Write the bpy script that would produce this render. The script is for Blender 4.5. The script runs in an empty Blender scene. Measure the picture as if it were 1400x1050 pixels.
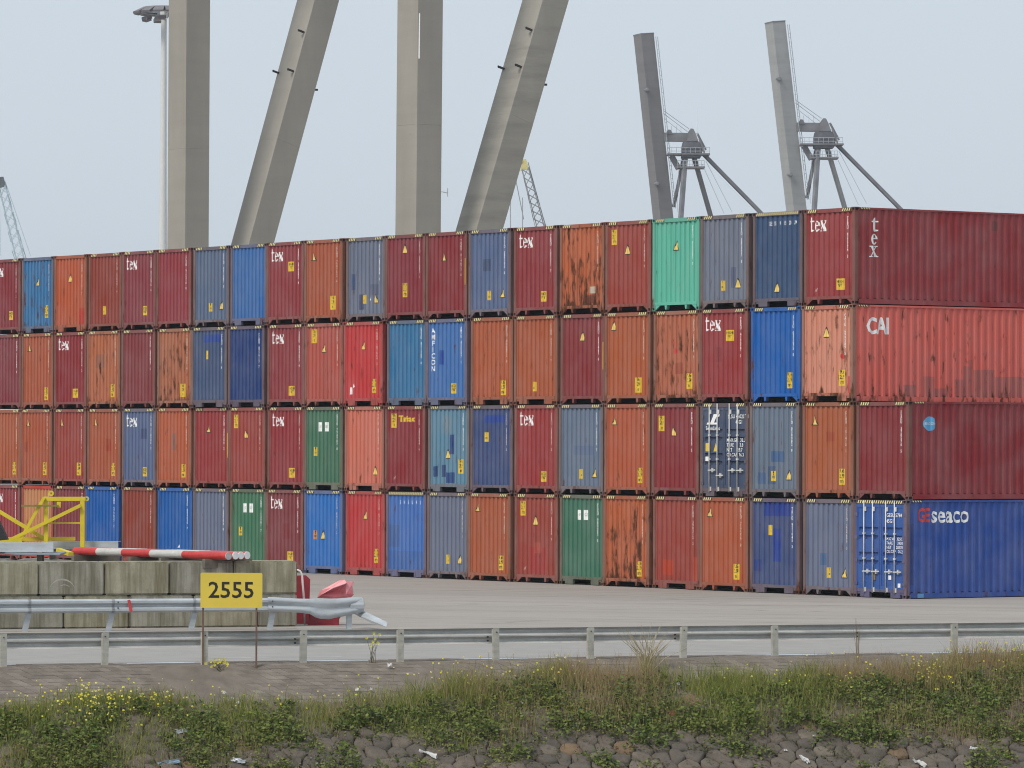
import bpy, bmesh, math, random
import numpy as np
from mathutils import Vector, Matrix, noise as mnoise

random.seed(7)
SC = bpy.context.scene
COL = SC.collection

# ------------------------------------------------------------------ camera
FPX, CAMH, PITCH, ROLL = 6542.23, 4.429, 0.013055, 0.003166
FW = Vector((0, math.cos(PITCH), math.sin(PITCH)))
UP0 = Vector((0, -math.sin(PITCH), math.cos(PITCH)))
RT0 = Vector((1, 0, 0))
RT = RT0*math.cos(ROLL) + UP0*math.sin(ROLL)
UP = UP0*math.cos(ROLL) - RT0*math.sin(ROLL)
CAM = Vector((0, 0, CAMH))
cd = bpy.data.cameras.new('camera')
cam = bpy.data.objects.new('camera', cd)
COL.objects.link(cam)
M = Matrix((RT, UP, -FW)).transposed().to_4x4()
M.translation = CAM
cam.matrix_world = M
cd.sensor_width = 36.0
cd.lens = FPX/1400*36.0
cd.clip_start = 1.0
cd.clip_end = 9000
SC.camera = cam

# ------------------------------------------------------------------ sky, sun, exposure
SUN_AZ = Vector((-0.68, -0.73, 0)).normalized()     # towards the sun, on the ground
SUN_EL = math.radians(48)
w = bpy.data.worlds.new('World')
SC.world = w
w.use_nodes = True
nt = w.node_tree
nt.nodes.clear()
out = nt.nodes.new('ShaderNodeOutputWorld')
sky = nt.nodes.new('ShaderNodeTexSky')
sky.sky_type = 'NISHITA'
sky.sun_disc = False
sky.sun_elevation = SUN_EL
sky.sun_rotation = math.atan2(SUN_AZ.x, SUN_AZ.y)
sky.air_density = 1.0
sky.dust_density = 4.0
sky.ozone_density = 1.5
bg1 = nt.nodes.new('ShaderNodeBackground')
bg1.inputs[1].default_value = 0.06
nt.links.new(sky.outputs[0], bg1.inputs[0])
bg2 = nt.nodes.new('ShaderNodeBackground')            # thin even cloud veil in front of the blue
VEIL = (0.685, 0.765, 0.845)
bg2.inputs[0].default_value = (*VEIL, 1)
bg2.inputs[1].default_value = 1.0
mx = nt.nodes.new('ShaderNodeMixShader')
mx.inputs[0].default_value = 0.80
nt.links.new(bg1.outputs[0], mx.inputs[1])
nt.links.new(bg2.outputs[0], mx.inputs[2])
nt.links.new(mx.outputs[0], out.inputs[0])
sd = bpy.data.lights.new('sun', 'SUN')
sd.energy = 2.1
sd.angle = math.radians(18)
sd.color = (1.0, 0.95, 0.87)
sun = bpy.data.objects.new('sun', sd)
COL.objects.link(sun)
sv = (SUN_AZ*math.cos(SUN_EL) + Vector((0, 0, math.sin(SUN_EL))))
sun.rotation_euler = (-sv).to_track_quat('-Z', 'Y').to_euler()
sun.location = (-60, 20, 80)
SC.cycles.filter_width = 1.05
vs = SC.view_settings
vs.view_transform = 'Standard'
vs.look = 'None'
vs.exposure = 0.16
vs.gamma = 1.0
vs.use_curve_mapping = False

# ------------------------------------------------------------------ helpers
def at(x, y, D):
    """world point seen at photo pixel (x, y), at distance D along +Y"""
    d = FW*FPX + RT*(x-700) - UP*(y-525)
    return CAM + d*(D/d.y)
def gnd(x, y, z=0.0):
    d = FW*FPX + RT*(x-700) - UP*(y-525)
    return CAM + d*((z-CAMH)/d.z)
def topx(p):
    v = Vector(p)-CAM
    d = v.dot(FW)
    return 700+FPX*v.dot(RT)/d, 525-FPX*v.dot(UP)/d
def lin(c):
    return tuple(((v/255)/12.92 if v/255 <= 0.04045 else ((v/255+0.055)/1.055)**2.4) for v in c)
def hexc(h):
    return (int(h[0:2], 16), int(h[2:4], 16), int(h[4:6], 16))

class MB:
    def __init__(s): s.v = []; s.f = []; s.m = []
    def poly(s, pts, mi=0):
        b = len(s.v); s.v += [tuple(p) for p in pts]; s.f.append(tuple(range(b, b+len(pts)))); s.m.append(mi)
    def box(s, x0, x1, y0, y1, z0, z1, mi=0):
        b = len(s.v)
        s.v += [(x0,y0,z0),(x1,y0,z0),(x1,y1,z0),(x0,y1,z0),(x0,y0,z1),(x1,y0,z1),(x1,y1,z1),(x0,y1,z1)]
        for f in ((0,3,2,1),(4,5,6,7),(0,1,5,4),(1,2,6,5),(2,3,7,6),(3,0,4,7)):
            s.f.append(tuple(b+i for i in f)); s.m.append(mi)
    def prism(s, loop, off, mi=0):
        """closed loop of 3-D points extruded by off"""
        n = len(loop); b = len(s.v); off = Vector(off)
        s.v += [tuple(p) for p in loop] + [tuple(Vector(p)+off) for p in loop]
        s.f.append(tuple(range(b+n-1, b-1, -1))); s.m.append(mi)
        s.f.append(tuple(range(b+n, b+2*n))); s.m.append(mi)
        for i in range(n):
            j = (i+1) % n
            s.f.append((b+i, b+j, b+n+j, b+n+i)); s.m.append(mi)
    def bar(s, p, q, wd, ht, up=(0,0,1), mi=0, w2=None, h2=None):
        p, q = Vector(p), Vector(q); d = (q-p).normalized(); up = Vector(up)
        if abs(d.dot(up)) > 0.97: up = Vector((0,1,0))
        sd_ = d.cross(up).normalized(); u = sd_.cross(d).normalized()
        w2 = wd if w2 is None else w2; h2 = ht if h2 is None else h2
        b = len(s.v)
        for c, a, h in ((p, wd, ht), (q, w2, h2)):
            for i, j in ((-1,-1),(1,-1),(1,1),(-1,1)):
                s.v.append(tuple(c + sd_*(i*a/2) + u*(j*h/2)))
        for f in ((0,1,2,3),(7,6,5,4),(0,4,5,1),(1,5,6,2),(2,6,7,3),(3,7,4,0)):
            s.f.append(tuple(b+i for i in f)); s.m.append(mi)
    def tube(s, pts, rad, n=8, mi=0, cap=True):
        pts = [Vector(p) for p in pts]
        rs = rad if isinstance(rad, (list, tuple)) else [rad]*len(pts)
        b0 = len(s.v); ref = Vector((0.31, 0.2, 0.93)).normalized()
        for i, p in enumerate(pts):
            d = (pts[min(i+1, len(pts)-1)]-pts[max(i-1, 0)]).normalized()
            r_ = ref if abs(d.dot(ref)) < 0.95 else Vector((1,0,0))
            a = d.cross(r_).normalized(); c = d.cross(a)
            for k in range(n):
                t = 2*math.pi*k/n
                s.v.append(tuple(p + (a*math.cos(t)+c*math.sin(t))*rs[i]))
        for i in range(len(pts)-1):
            for k in range(n):
                k2 = (k+1) % n
                s.f.append((b0+i*n+k, b0+(i+1)*n+k, b0+(i+1)*n+k2, b0+i*n+k2)); s.m.append(mi)
        if cap:
            s.f.append(tuple(b0+k for k in range(n))); s.m.append(mi)
            e = b0+(len(pts)-1)*n
            s.f.append(tuple(e+k for k in range(n-1, -1, -1))); s.m.append(mi)
    def mesh(s, name, fix=True):
        me = bpy.data.meshes.new(name)
        me.from_pydata(s.v, [], s.f)
        me.polygons.foreach_set('material_index', s.m)
        if fix:
            bm = bmesh.new(); bm.from_mesh(me)
            bmesh.ops.recalc_face_normals(bm, faces=bm.faces[:])
            bm.to_mesh(me); bm.free()
        me.update()
        return me

def put(name, me, mat=None, parent=None, smooth=False):
    """link a mesh (MB or mesh data) as one object, the material kept on the object"""
    if isinstance(me, MB): me = me.mesh(name)
    if not me.materials: me.materials.append(None)
    o = bpy.data.objects.new(name, me)
    COL.objects.link(o)
    if parent is not None: o.parent = parent
    if mat is not None:
        mats = mat if isinstance(mat, (list, tuple)) else [mat]
        while len(me.materials) < len(mats): me.materials.append(None)
        for i, mm in enumerate(mats):
            o.material_slots[i].link = 'OBJECT'
            o.material_slots[i].material = mm
    if smooth:
        me.polygons.foreach_set('use_smooth', [True]*len(me.polygons))
    return o
def tag(o, label=None, cat=None, group=None, kind=None):
    if label: o['label'] = label
    if cat: o['category'] = cat
    if group: o['group'] = group
    if kind: o['kind'] = kind
    return o
def thing(name, label, cat, loc=(0,0,0), rz=0.0, group=None):
    o = bpy.data.objects.new(name, None)
    COL.objects.link(o)
    o.location = loc; o.rotation_euler = (0, 0, rz); o.empty_display_size = 0.3
    return tag(o, label, cat, group)
def base_thing(name, label, cat, loc, group=None):
    """thing whose parts are written in world coordinates; returns (root, offset)"""
    t = thing(name, label, cat, loc, 0, group)
    return t, -Vector(loc)
def shift(mb, off):
    mb.v = [(a+off[0], b+off[1], c+off[2]) for a, b, c in mb.v]
    return mb

# ------------------------------------------------------------------ materials
def mat_new(name):
    m = bpy.data.materials.new(name); m.use_nodes = True
    n = m.node_tree.nodes; n.clear()
    o = n.new('ShaderNodeOutputMaterial'); b = n.new('ShaderNodeBsdfPrincipled')
    m.node_tree.links.new(b.outputs[0], o.inputs[0])
    b.inputs['Roughness'].default_value = 0.7
    return m, m.node_tree, b
def nd(t, kind, **kw):
    n = t.nodes.new(kind)
    for k, v in kw.items():
        if k.startswith('i_'): n.inputs[int(k[2:])].default_value = v
        else: setattr(n, k, v)
    return n
def ramp(t, src, p0, p1, c0=(0,0,0,1), c1=(1,1,1,1)):
    r = t.nodes.new('ShaderNodeValToRGB')
    r.color_ramp.elements[0].position = p0; r.color_ramp.elements[0].color = c0
    r.color_ramp.elements[1].position = p1; r.color_ramp.elements[1].color = c1
    t.links.new(src, r.inputs[0]); return r
def mixc(t, fac, a, b, mode='MIX'):
    m = t.nodes.new('ShaderNodeMix'); m.data_type = 'RGBA'; m.blend_type = mode
    for s_, v in ((m.inputs[0], fac), (m.inputs[6], a), (m.inputs[7], b)):
        if isinstance(v, (int, float)): s_.default_value = v
        elif isinstance(v, tuple): s_.default_value = (*v[:3], 1)
        else: t.links.new(v, s_)
    return m.outputs[2]
def math_(t, op, a, b=None, c=None):
    m = t.nodes.new('ShaderNodeMath'); m.operation = op
    for i, v in enumerate((a, b, c)):
        if v is None: continue
        if isinstance(v, (int, float)): m.inputs[i].default_value = v
        else: t.links.new(v, m.inputs[i])
    return m.outputs[0]
def coords(t, scale=(1,1,1), off=(0,0,0), kind='Object'):
    tc = t.nodes.new('ShaderNodeTexCoord'); mp = t.nodes.new('ShaderNodeMapping')
    mp.inputs['Scale'].default_value = scale; mp.inputs['Location'].default_value = off
    t.links.new(tc.outputs[kind], mp.inputs[0]); return mp.outputs[0]
def noise_(t, vec, scale, detail=4, rough=0.6):
    n = t.nodes.new('ShaderNodeTexNoise')
    n.inputs['Scale'].default_value = scale; n.inputs['Detail'].default_value = detail
    n.inputs['Roughness'].default_value = rough
    t.links.new(vec, n.inputs['Vector']); return n.outputs['Fac']
def bump_(t, b, h, strength=0.3, dist=0.01):
    n = t.nodes.new('ShaderNodeBump'); n.inputs['Strength'].default_value = strength
    n.inputs['Distance'].default_value = dist
    t.links.new(h, n.inputs['Height']); t.links.new(n.outputs[0], b.inputs['Normal'])
def simple(name, c, rough=0.6, metal=0.0, var=0.15, scale=6.0, stretch=(1,1,1), bump=0.0, kind='Object'):
    m, t, b = mat_new(name)
    v = coords(t, stretch, kind=kind)
    n = noise_(t, v, scale)
    r = ramp(t, n, 0.3, 0.75)
    col = mixc(t, r.outputs[0], tuple(x*(1-var) for x in c), tuple(min(1, x*(1+var)) for x in c))
    t.links.new(col, b.inputs['Base Color'])
    b.inputs['Roughness'].default_value = rough; b.inputs['Metallic'].default_value = metal
    if bump: bump_(t, b, noise_(t, v, scale*6), bump)
    return m

def wear_group():
    g = bpy.data.node_groups.new('paint_wear', 'ShaderNodeTree')
    for nm, ty in (('Color','NodeSocketColor'),('Rust','NodeSocketFloat'),('Seed','NodeSocketFloat'),('Fade','NodeSocketFloat'),('Grime','NodeSocketFloat')):
        g.interface.new_socket(nm, in_out='INPUT', socket_type=ty)
    for nm, ty in (('Color','NodeSocketColor'),('Rough','NodeSocketFloat'),('Height','NodeSocketFloat')):
        g.interface.new_socket(nm, in_out='OUTPUT', socket_type=ty)
    gi = g.nodes.new('NodeGroupInput'); go = g.nodes.new('NodeGroupOutput')
    tc = g.nodes.new('ShaderNodeTexCoord')
    cmb = g.nodes.new('ShaderNodeCombineXYZ')
    for i in range(3): g.links.new(math_(g, 'MULTIPLY', gi.outputs['Seed'], (3.7, 5.1, 7.3)[i]), cmb.inputs[i])
    add = g.nodes.new('ShaderNodeVectorMath'); add.operation = 'ADD'
    g.links.new(tc.outputs['Object'], add.inputs[0]); g.links.new(cmb.outputs[0], add.inputs[1])
    P = add.outputs[0]
    def scl(v):
        m = g.nodes.new('ShaderNodeVectorMath'); m.operation = 'MULTIPLY'
        g.links.new(P, m.inputs[0]); m.inputs[1].default_value = v; return m.outputs[0]
    sep = g.nodes.new('ShaderNodeSeparateXYZ'); g.links.new(tc.outputs['Object'], sep.inputs[0])
    big = noise_(g, P, 0.9, 3)
    streak = noise_(g, scl((7, 7, 0.45)), 1.0, 4, 0.65)
    fine = noise_(g, scl((1, 1, 0.5)), 16, 4, 0.7)
    # fading to chalky tint
    f1 = math_(g, 'MULTIPLY', ramp(g, big, 0.35, 0.7).outputs[0], gi.outputs['Fade'])
    chalk = mixc(g, 0.30, gi.outputs['Color'], (0.42, 0.40, 0.40))
    c = mixc(g, f1, gi.outputs['Color'], chalk)
    # run-off streaks, darker with dirt
    s1 = math_(g, 'MULTIPLY', ramp(g, streak, 0.48, 0.78).outputs[0], gi.outputs['Grime'])
    dark = mixc(g, 0.75, c, mixc(g, 0.5, (0.05, 0.035, 0.03), c))
    c = mixc(g, s1, c, dark)
    s2 = math_(g, 'MULTIPLY', ramp(g, noise_(g, scl((9, 9, 0.5)), 1.3, 3), 0.56, 0.8).outputs[0], 0.13)
    c = mixc(g, s2, c, (0.40, 0.36, 0.33))
    # rust: blotches and runs, more of it low down and along the foot
    blot = noise_(g, scl((1, 1, 0.33)), 5.2, 5, 0.6)
    lowz = math_(g, 'SUBTRACT', 1.0, math_(g, 'MULTIPLY', sep.outputs[2], 0.34))
    bias = math_(g, 'MULTIPLY', gi.outputs['Rust'], math_(g, 'ADD', 0.62, math_(g, 'MULTIPLY', lowz, 0.55)))
    lev = math_(g, 'SUBTRACT', math_(g, 'ADD', blot, math_(g, 'MULTIPLY', bias, 0.125)), 0.675)
    foot = math_(g, 'SUBTRACT', 0.42, sep.outputs[2])
    foot = math_(g, 'MULTIPLY', math_(g, 'MAXIMUM', foot, 0), math_(g, 'ADD', 0.12, math_(g, 'MULTIPLY', gi.outputs['Rust'], 0.28)))
    lev = math_(g, 'ADD', lev, foot)
    rm = ramp(g, math_(g, 'MULTIPLY', lev, 9.0), 0.0, 1.0).outputs[0]
    rc = mixc(g, ramp(g, fine, 0.3, 0.7).outputs[0], (0.045, 0.018, 0.012), (0.16, 0.055, 0.025))
    c = mixc(g, rm, c, rc)
    halo = math_(g, 'MULTIPLY', ramp(g, math_(g, 'MULTIPLY', math_(g, 'ADD', lev, 0.06), 7.0), 0.0, 1.0).outputs[0], 0.35)
    c = mixc(g, halo, c, rc)
    g.links.new(c, go.inputs['Color'])
    g.links.new(math_(g, 'ADD', 0.52, math_(g, 'MULTIPLY', rm, 0.33)), go.inputs['Rough'])
    g.links.new(math_(g, 'ADD', math_(g, 'MULTIPLY', fine, 0.35), math_(g, 'MULTIPLY', big, 2.0)), go.inputs['Height'])
    return g
WEAR = wear_group()

def paint(name, rgb, rust=0.1, fade=0.5, grime=0.5, seed=0.0, patches=(), axis=0):
    """weathered paint; patches = touched-up rectangles (u0,u1,z0,z1,rgb,strength) along axis and z, in metres"""
    m, t, b = mat_new(name)
    col = (*rgb, 1)
    src = None
    if patches:
        tc = t.nodes.new('ShaderNodeTexCoord'); sp = t.nodes.new('ShaderNodeSeparateXYZ')
        nz = nd(t, 'ShaderNodeTexNoise'); nz.inputs['Scale'].default_value = 11
        t.links.new(tc.outputs['Object'], nz.inputs['Vector'])
        wob = math_(t, 'MULTIPLY', math_(t, 'SUBTRACT', nz.outputs['Fac'], 0.5), 0.05)
        t.links.new(tc.outputs['Object'], sp.inputs[0])
        u = math_(t, 'ADD', sp.outputs[axis], wob); z = math_(t, 'ADD', sp.outputs[2], wob)
        cur = t.nodes.new('ShaderNodeRGB'); cur.outputs[0].default_value = col; src = cur.outputs[0]
        for (u0, u1, z0, z1, pc, st) in patches:
            ax = math_(t, 'LESS_THAN', math_(t, 'ABSOLUTE', math_(t, 'SUBTRACT', u, (u0+u1)/2)), (u1-u0)/2)
            az = math_(t, 'LESS_THAN', math_(t, 'ABSOLUTE', math_(t, 'SUBTRACT', z, (z0+z1)/2)), (z1-z0)/2)
            src = mixc(t, math_(t, 'MULTIPLY', math_(t, 'MULTIPLY', ax, az), st), src, pc)
    g = t.nodes.new('ShaderNodeGroup'); g.node_tree = WEAR
    if src is not None: t.links.new(src, g.inputs[0])
    else: g.inputs[0].default_value = col
    for i, v in ((1, rust), (2, seed), (3, fade), (4, grime)): g.inputs[i].default_value = v
    t.links.new(g.outputs[0], b.inputs['Base Color']); t.links.new(g.outputs[1], b.inputs['Roughness'])
    bump_(t, b, g.outputs[2], 0.25, 0.012)
    b.inputs['Specular IOR Level'].default_value = 0.2
    return m

WHITE = simple('white_lettering', (0.86, 0.86, 0.85), 0.6, var=0.12, scale=9)
YELLOW = simple('yellow_sticker', (0.74, 0.50, 0.035), 0.5, var=0.15, scale=7)
CREAM = simple('pale_yellow_paint', (0.82, 0.70, 0.34), 0.6, var=0.15, scale=9)
TRIY = simple('triangle_yellow', (0.80, 0.58, 0.16), 0.55)
BLACK = simple('black_print', (0.025, 0.022, 0.02), 0.6)
DARK = simple('dark_parts_and_shade', (0.022, 0.017, 0.015), 0.85)  # near-black parts; also shade painted into casting holes and under the floors
GALV = simple('galvanised_steel', (0.42, 0.45, 0.47), 0.48, 0.55, 0.2, 2.5, (1, 1, 3))
RODS = simple('galvanised_rods', (0.62, 0.62, 0.60), 0.5, 0.2, 0.18, 5)
ORANGE_MARK = simple('orange_sticker', (0.62, 0.24, 0.06), 0.6)
REDM = simple('red_marking', (0.55, 0.05, 0.045), 0.55)
SKYBLUE = simple('sky_blue_sticker', (0.10, 0.38, 0.66), 0.5)

# layout of the container row
CW, CL, CH = 2.438, 12.192, 2.896
TH = 0.958124
RDIR = Vector((math.cos(TH), -math.sin(TH), 0))      # along the row, towards its open end
UDIR = Vector((math.sin(TH), math.cos(TH), 0))       # along the containers, away from the camera
P20 = Vector((10.1515, 141.9992, 0))
PW = 2.52
CRZ = math.atan2(RDIR.y, RDIR.x)

# ------------------------------------------------------------------ ground, bank, water
RA, RB = gnd(5, 911.5), gnd(1306, 894.5)             # feet of the roadside rail
RA.z = RB.z = 0
EDIR = (RB-RA).normalized(); NDIR = Vector((EDIR.y, -EDIR.x, 0))   # towards the water
RLEN = (RB-RA).length
def bank_z(t):
    if t < 0.25: return 0.0
    return -(t-0.25)*0.50
def bp(e, t, dz=0.0):
    p = RA + EDIR*e + NDIR*t
    return Vector((p.x, p.y, bank_z(t)+dz))

def asphalt_mat():
    m, t, b = mat_new('yard_surface')
    ang = math.atan2(EDIR.y, EDIR.x)
    tc = t.nodes.new('ShaderNodeTexCoord'); rot = t.nodes.new('ShaderNodeVectorRotate')
    rot.rotation_type = 'Z_AXIS'; rot.inputs['Angle'].default_value = -(CRZ+0.62)
    t.links.new(tc.outputs['Object'], rot.inputs['Vector'])
    def sc(v):
        q = t.nodes.new('ShaderNodeVectorMath'); q.operation = 'MULTIPLY'; q.inputs[1].default_value = v
        t.links.new(rot.outputs[0], q.inputs[0]); return q.outputs[0]
    n1 = noise_(t, sc((0.03, 0.25, 1)), 1.0, 5, 0.65)
    n2 = noise_(t, sc((1, 1, 1)), 2.2, 5, 0.7)
    n3 = noise_(t, sc((0.10, 1.3, 1)), 1.0, 5, 0.75)
    n4 = noise_(t, sc((1, 1, 1)), 22, 3, 0.8)
    c = mixc(t, ramp(t, n1, 0.3, 0.7).outputs[0], (0.285, 0.255, 0.228), (0.36, 0.325, 0.29))
    c = mixc(t, math_(t, 'MULTIPLY', ramp(t, n2, 0.5, 0.75).outputs[0], 0.35), c, (0.225, 0.205, 0.188))
    c = mixc(t, math_(t, 'MULTIPLY', ramp(t, n3, 0.56, 0.70).outputs[0], 0.6), c, (0.205, 0.185, 0.165))
    c = mixc(t, math_(t, 'MULTIPLY', ramp(t, n4, 0.45, 0.8).outputs[0], 0.25), c, (0.44, 0.41, 0.38))
    n5 = noise_(t, sc((0.05, 0.55, 1)), 1.0, 3, 0.6)
    crack = math_(t, 'LESS_THAN', math_(t, 'ABSOLUTE', math_(t, 'SUBTRACT', n5, 0.5)), 0.006)
    c = mixc(t, math_(t, 'MULTIPLY', crack, 0.5), c, (0.13, 0.115, 0.10))
    n6 = noise_(t, sc((0.03, 2.2, 1)), 1.0, 3, 0.6)
    c = mixc(t, math_(t, 'MULTIPLY', ramp(t, n6, 0.60, 0.68).outputs[0], 0.38), c, (0.15, 0.135, 0.12))
    t.links.new(c, b.inputs['Base Color']); b.inputs['Roughness'].default_value = 0.9
    bump_(t, b, n4, 0.3, 0.01)
    return m
def road_mat():
    m, t, b = mat_new('road_asphalt')
    v = coords(t)
    n = noise_(t, v, 1.2, 5, 0.7); n2 = noise_(t, v, 30, 3, 0.8)
    c = mixc(t, ramp(t, n, 0.3, 0.7).outputs[0], (0.265, 0.25, 0.235), (0.325, 0.308, 0.29))
    c = mixc(t, math_(t, 'MULTIPLY', ramp(t, n2, 0.5, 0.8).outputs[0], 0.3), c, (0.40, 0.39, 0.38))
    t.links.new(c, b.inputs['Base Color']); b.inputs['Roughness'].default_value = 0.9
    return m
g = MB()
far = RA + NDIR*(-1.0)
p0, p1 = bp(-1500, -0.95), bp(1500, -0.95)
g.poly([p0, p1, p1-NDIR*2900, p0-NDIR*2900])
tag(put('yard', g, asphalt_mat()), kind='structure')
g = MB()
g.poly([bp(-200, -1.0, 0.004), bp(200, -1.0, 0.004), bp(200, -7.2, 0.004), bp(-200, -7.2, 0.004)])
tag(put('road', g, road_mat()), kind='structure')
g = MB()
g.poly([bp(14.0, -2.35, 0.008), bp(17.0, -2.35, 0.008), bp(17.0, -2.47, 0.008), bp(14.0, -2.47, 0.008)])
g.poly([bp(5.0, -2.35, 0.008), bp(8.0, -2.35, 0.008), bp(8.0, -2.47, 0.008), bp(5.0, -2.47, 0.008)])
tag(put('road_marking', g, simple('worn_white_paint', (0.50, 0.49, 0.47), 0.8, var=0.3, scale=4)), kind='structure')

# embankment: soil bed under paving and stones
def soil_mat():
    m, t, b = mat_new('bank_soil')
    v = coords(t)
    n = noise_(t, v, 3.0, 6, 0.7); n2 = noise_(t, v, 14, 4, 0.7)
    c = mixc(t, ramp(t, n, 0.3, 0.7).outputs[0], (0.060, 0.045, 0.034), (0.135, 0.105, 0.080))
    c = mixc(t, math_(t, 'MULTIPLY', ramp(t, n2, 0.45, 0.75).outputs[0], 0.4), c, (0.17, 0.14, 0.11))
    t.links.new(c, b.inputs['Base Color']); b.inputs['Roughness'].default_value = 0.95
    bump_(t, b, n2, 0.6, 0.03)
    return m
SOIL = soil_mat()
g = MB()
es = [-60+i*0.5 for i in range(0, 281)]
ts = [-1.0, -0.5, 0.0, 0.25, 0.6, 1.0, 1.4, 1.8, 2.2, 2.6, 3.0, 3.4, 3.8, 4.2, 4.8, 5.6, 7, 10]
for e in es:
    for t_ in ts:
        dz = 0.05*mnoise.noise((e*0.6, t_*1.2, 0)) if t_ > 1.2 else 0
        g.v.append(tuple(bp(e, t_, dz-0.10 if t_ > -0.9 else -0.02)))
nT = len(ts)
for i in range(len(es)-1):
    for j in range(nT-1):
        g.f.append((i*nT+j, i*nT+j+1, (i+1)*nT+j+1, (i+1)*nT+j)); g.m.append(0)
bank = tag(put('embankment', g.mesh('embankment', fix=True), SOIL), kind='structure')
g = MB()
wz = -3.4
g.poly([bp(-1500, 6.5) + Vector((0,0,wz-bank_z(6.5))), bp(1500, 6.5)+Vector((0,0,wz-bank_z(6.5))), Vector((1500, -300, wz)), Vector((-1500, -300, wz))])
wm, t, b = mat_new('canal_water')
b.inputs['Base Color'].default_value = (0.035, 0.045, 0.04, 1); b.inputs['Roughness'].default_value = 0.12
bump_(t, b, noise_(t, coords(t, (0.6, 2, 1)), 1.5), 0.3, 0.05)
tag(put('canal_water', g, wm), kind='structure')

g = MB()
for i in range(-40, 221):
    for t_ in (-0.97, -0.4, 0.25, 0.9, 1.5, 1.9):
        g.v.append(tuple(bp(i*0.3, t_, -0.014 if t_ < 1.8 else -0.12)))
for i in range(260):
    for j in range(5):
        q = i*6+j; g.f.append((q, q+1, q+7, q+6)); g.m.append(0)
tag(put('sand_bed', g.mesh('sand_bed'), simple('dusty_sand', (0.165, 0.138, 0.112), 0.95, var=0.25, scale=2.5, bump=0.4)), kind='structure')
# paving bricks on the shoulder and upper slope
PAVM = []
for i, c in enumerate(((0.180, 0.152, 0.125), (0.16, 0.134, 0.111), (0.202, 0.172, 0.143))):
    PAVM.append(simple('paving_brick', c, 0.92, var=0.22, scale=3.0, bump=0.2, kind='Generated' if False else 'Object'))
PL, PWD = 0.22, 0.125
def brick_pts(e0, t0, jit):
    c = []
    tilt = [random.uniform(-0.006, 0.006) for _ in range(2)]
    out_ = []
    for (de, dt) in ((0, 0), (PL-0.010, 0), (PL-0.010, PWD-0.010), (0, PWD-0.010)):
        sk = dt*0.9
        out_.append((e0+de+sk, t0+dt))
    return out_
joined = [MB(), MB(), MB()]
cnt = 0
bricks = []
for r in range(0, 22):
    t0 = -0.92+r*PWD
    for k in range(-40, 170):
        e0 = k*PL + (PL/2 if r % 2 else 0) - 1.5
        bricks.append((e0, t0))
def dist_rank(b_):
    e0, t0 = b_
    q = topx(bp(e0+0.15, t0+0.1))
    inside = 0 if -10 < q[0] < 1410 else 1
    return (inside, -t0 if t0 < 1.3 else 5, e0)
def veg_cut(e):                                     # where plants start to hide the paving
    return 1.35+0.35*mnoise.noise((e*0.25, 3.1, 0))
vis = [b_ for b_ in bricks if -0.5 < b_[1] < veg_cut(b_[0]) and -10 < topx(bp(*b_))[0] < 1410]
vis.sort(key=lambda b_: -b_[1])
own = set(vis[:290])
for b_ in bricks:
    pts = brick_pts(b_[0], b_[1], 0)
    h = random.uniform(-0.006, 0.004)
    sunk = 0.055*max(-0.02, 0.1+ mnoise.noise((b_[0]*0.4, b_[1]*0.8, 9)))
    top = [bp(e, t_, h-sunk) for e, t_ in pts]
    cen = sum(top, Vector())/4
    top2 = [p+(cen-p)*0.06+Vector((0, 0, 0.006)) for p in top]
    bot = [p-Vector((0, 0, 0.07)) for p in top]
    mi = random.choice((0, 0, 1, 1, 2))
    mbk = MB() if b_ in own else joined[mi]
    b0 = len(mbk.v)
    mbk.v += [tuple(p) for p in bot+top+top2]
    fs = [(8, 9, 10, 11)]
    for i in range(4):
        j = (i+1) % 4
        fs += [(i, j, 4+j, 4+i), (4+i, 4+j, 8+j, 8+i)]
    for f in fs: mbk.f.append(tuple(b0+i for i in f)); mbk.m.append(0)
    if b_ in own: put('paving_brick', mbk, PAVM[mi], bank)
mbj = MB()
for i in range(3):
    b0 = len(mbj.v); mbj.v += joined[i].v
    mbj.f += [tuple(b0+q for q in f) for f in joined[i].f]; mbj.m += [i]*len(joined[i].f)
tag(put('paving_bricks', mbj.mesh('paving_bricks', fix=False), PAVM, bank), kind='stuff')

# pitched stones lower down: fitted cells
rs = random.Random(5)
def stone_mat(c):
    m, t, b = mat_new('bank_stone')
    v = coords(t)
    n = noise_(t, v, 2.4, 5, 0.65); n2 = noise_(t, v, 17, 5, 0.7); n3 = noise_(t, v, 1.1, 3, 0.6)
    c1 = mixc(t, ramp(t, n, 0.3, 0.7).outputs[0], tuple(x*0.72 for x in c), tuple(x*1.25 for x in c))
    c1 = mixc(t, math_(t, 'MULTIPLY', ramp(t, n2, 0.5, 0.7).outputs[0], 0.5), c1, tuple(x*0.5 for x in c))
    c1 = mixc(t, math_(t, 'MULTIPLY', ramp(t, n3, 0.62, 0.72).outputs[0], 0.5), c1, (0.10, 0.095, 0.045))
    t.links.new(c1, b.inputs['Base Color']); b.inputs['Roughness'].default_value = 0.92
    bump_(t, b, math_(t, 'ADD', n2, n), 0.6, 0.03)
    return m
STM = [stone_mat((0.130, 0.106, 0.082)), stone_mat((0.100, 0.083, 0.065)), stone_mat((0.158, 0.130, 0.100)), stone_mat((0.165, 0.11, 0.062))]
SP = 0.36
seeds = {}
for i in range(-42, 106):
    for j in range(-1, 15):
        seeds[i, j] = ((i+0.5*(j % 2))*SP*1.12+rs.uniform(-.13, .13), 1.9+j*SP*0.92+rs.uniform(-.11, .11))
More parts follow.
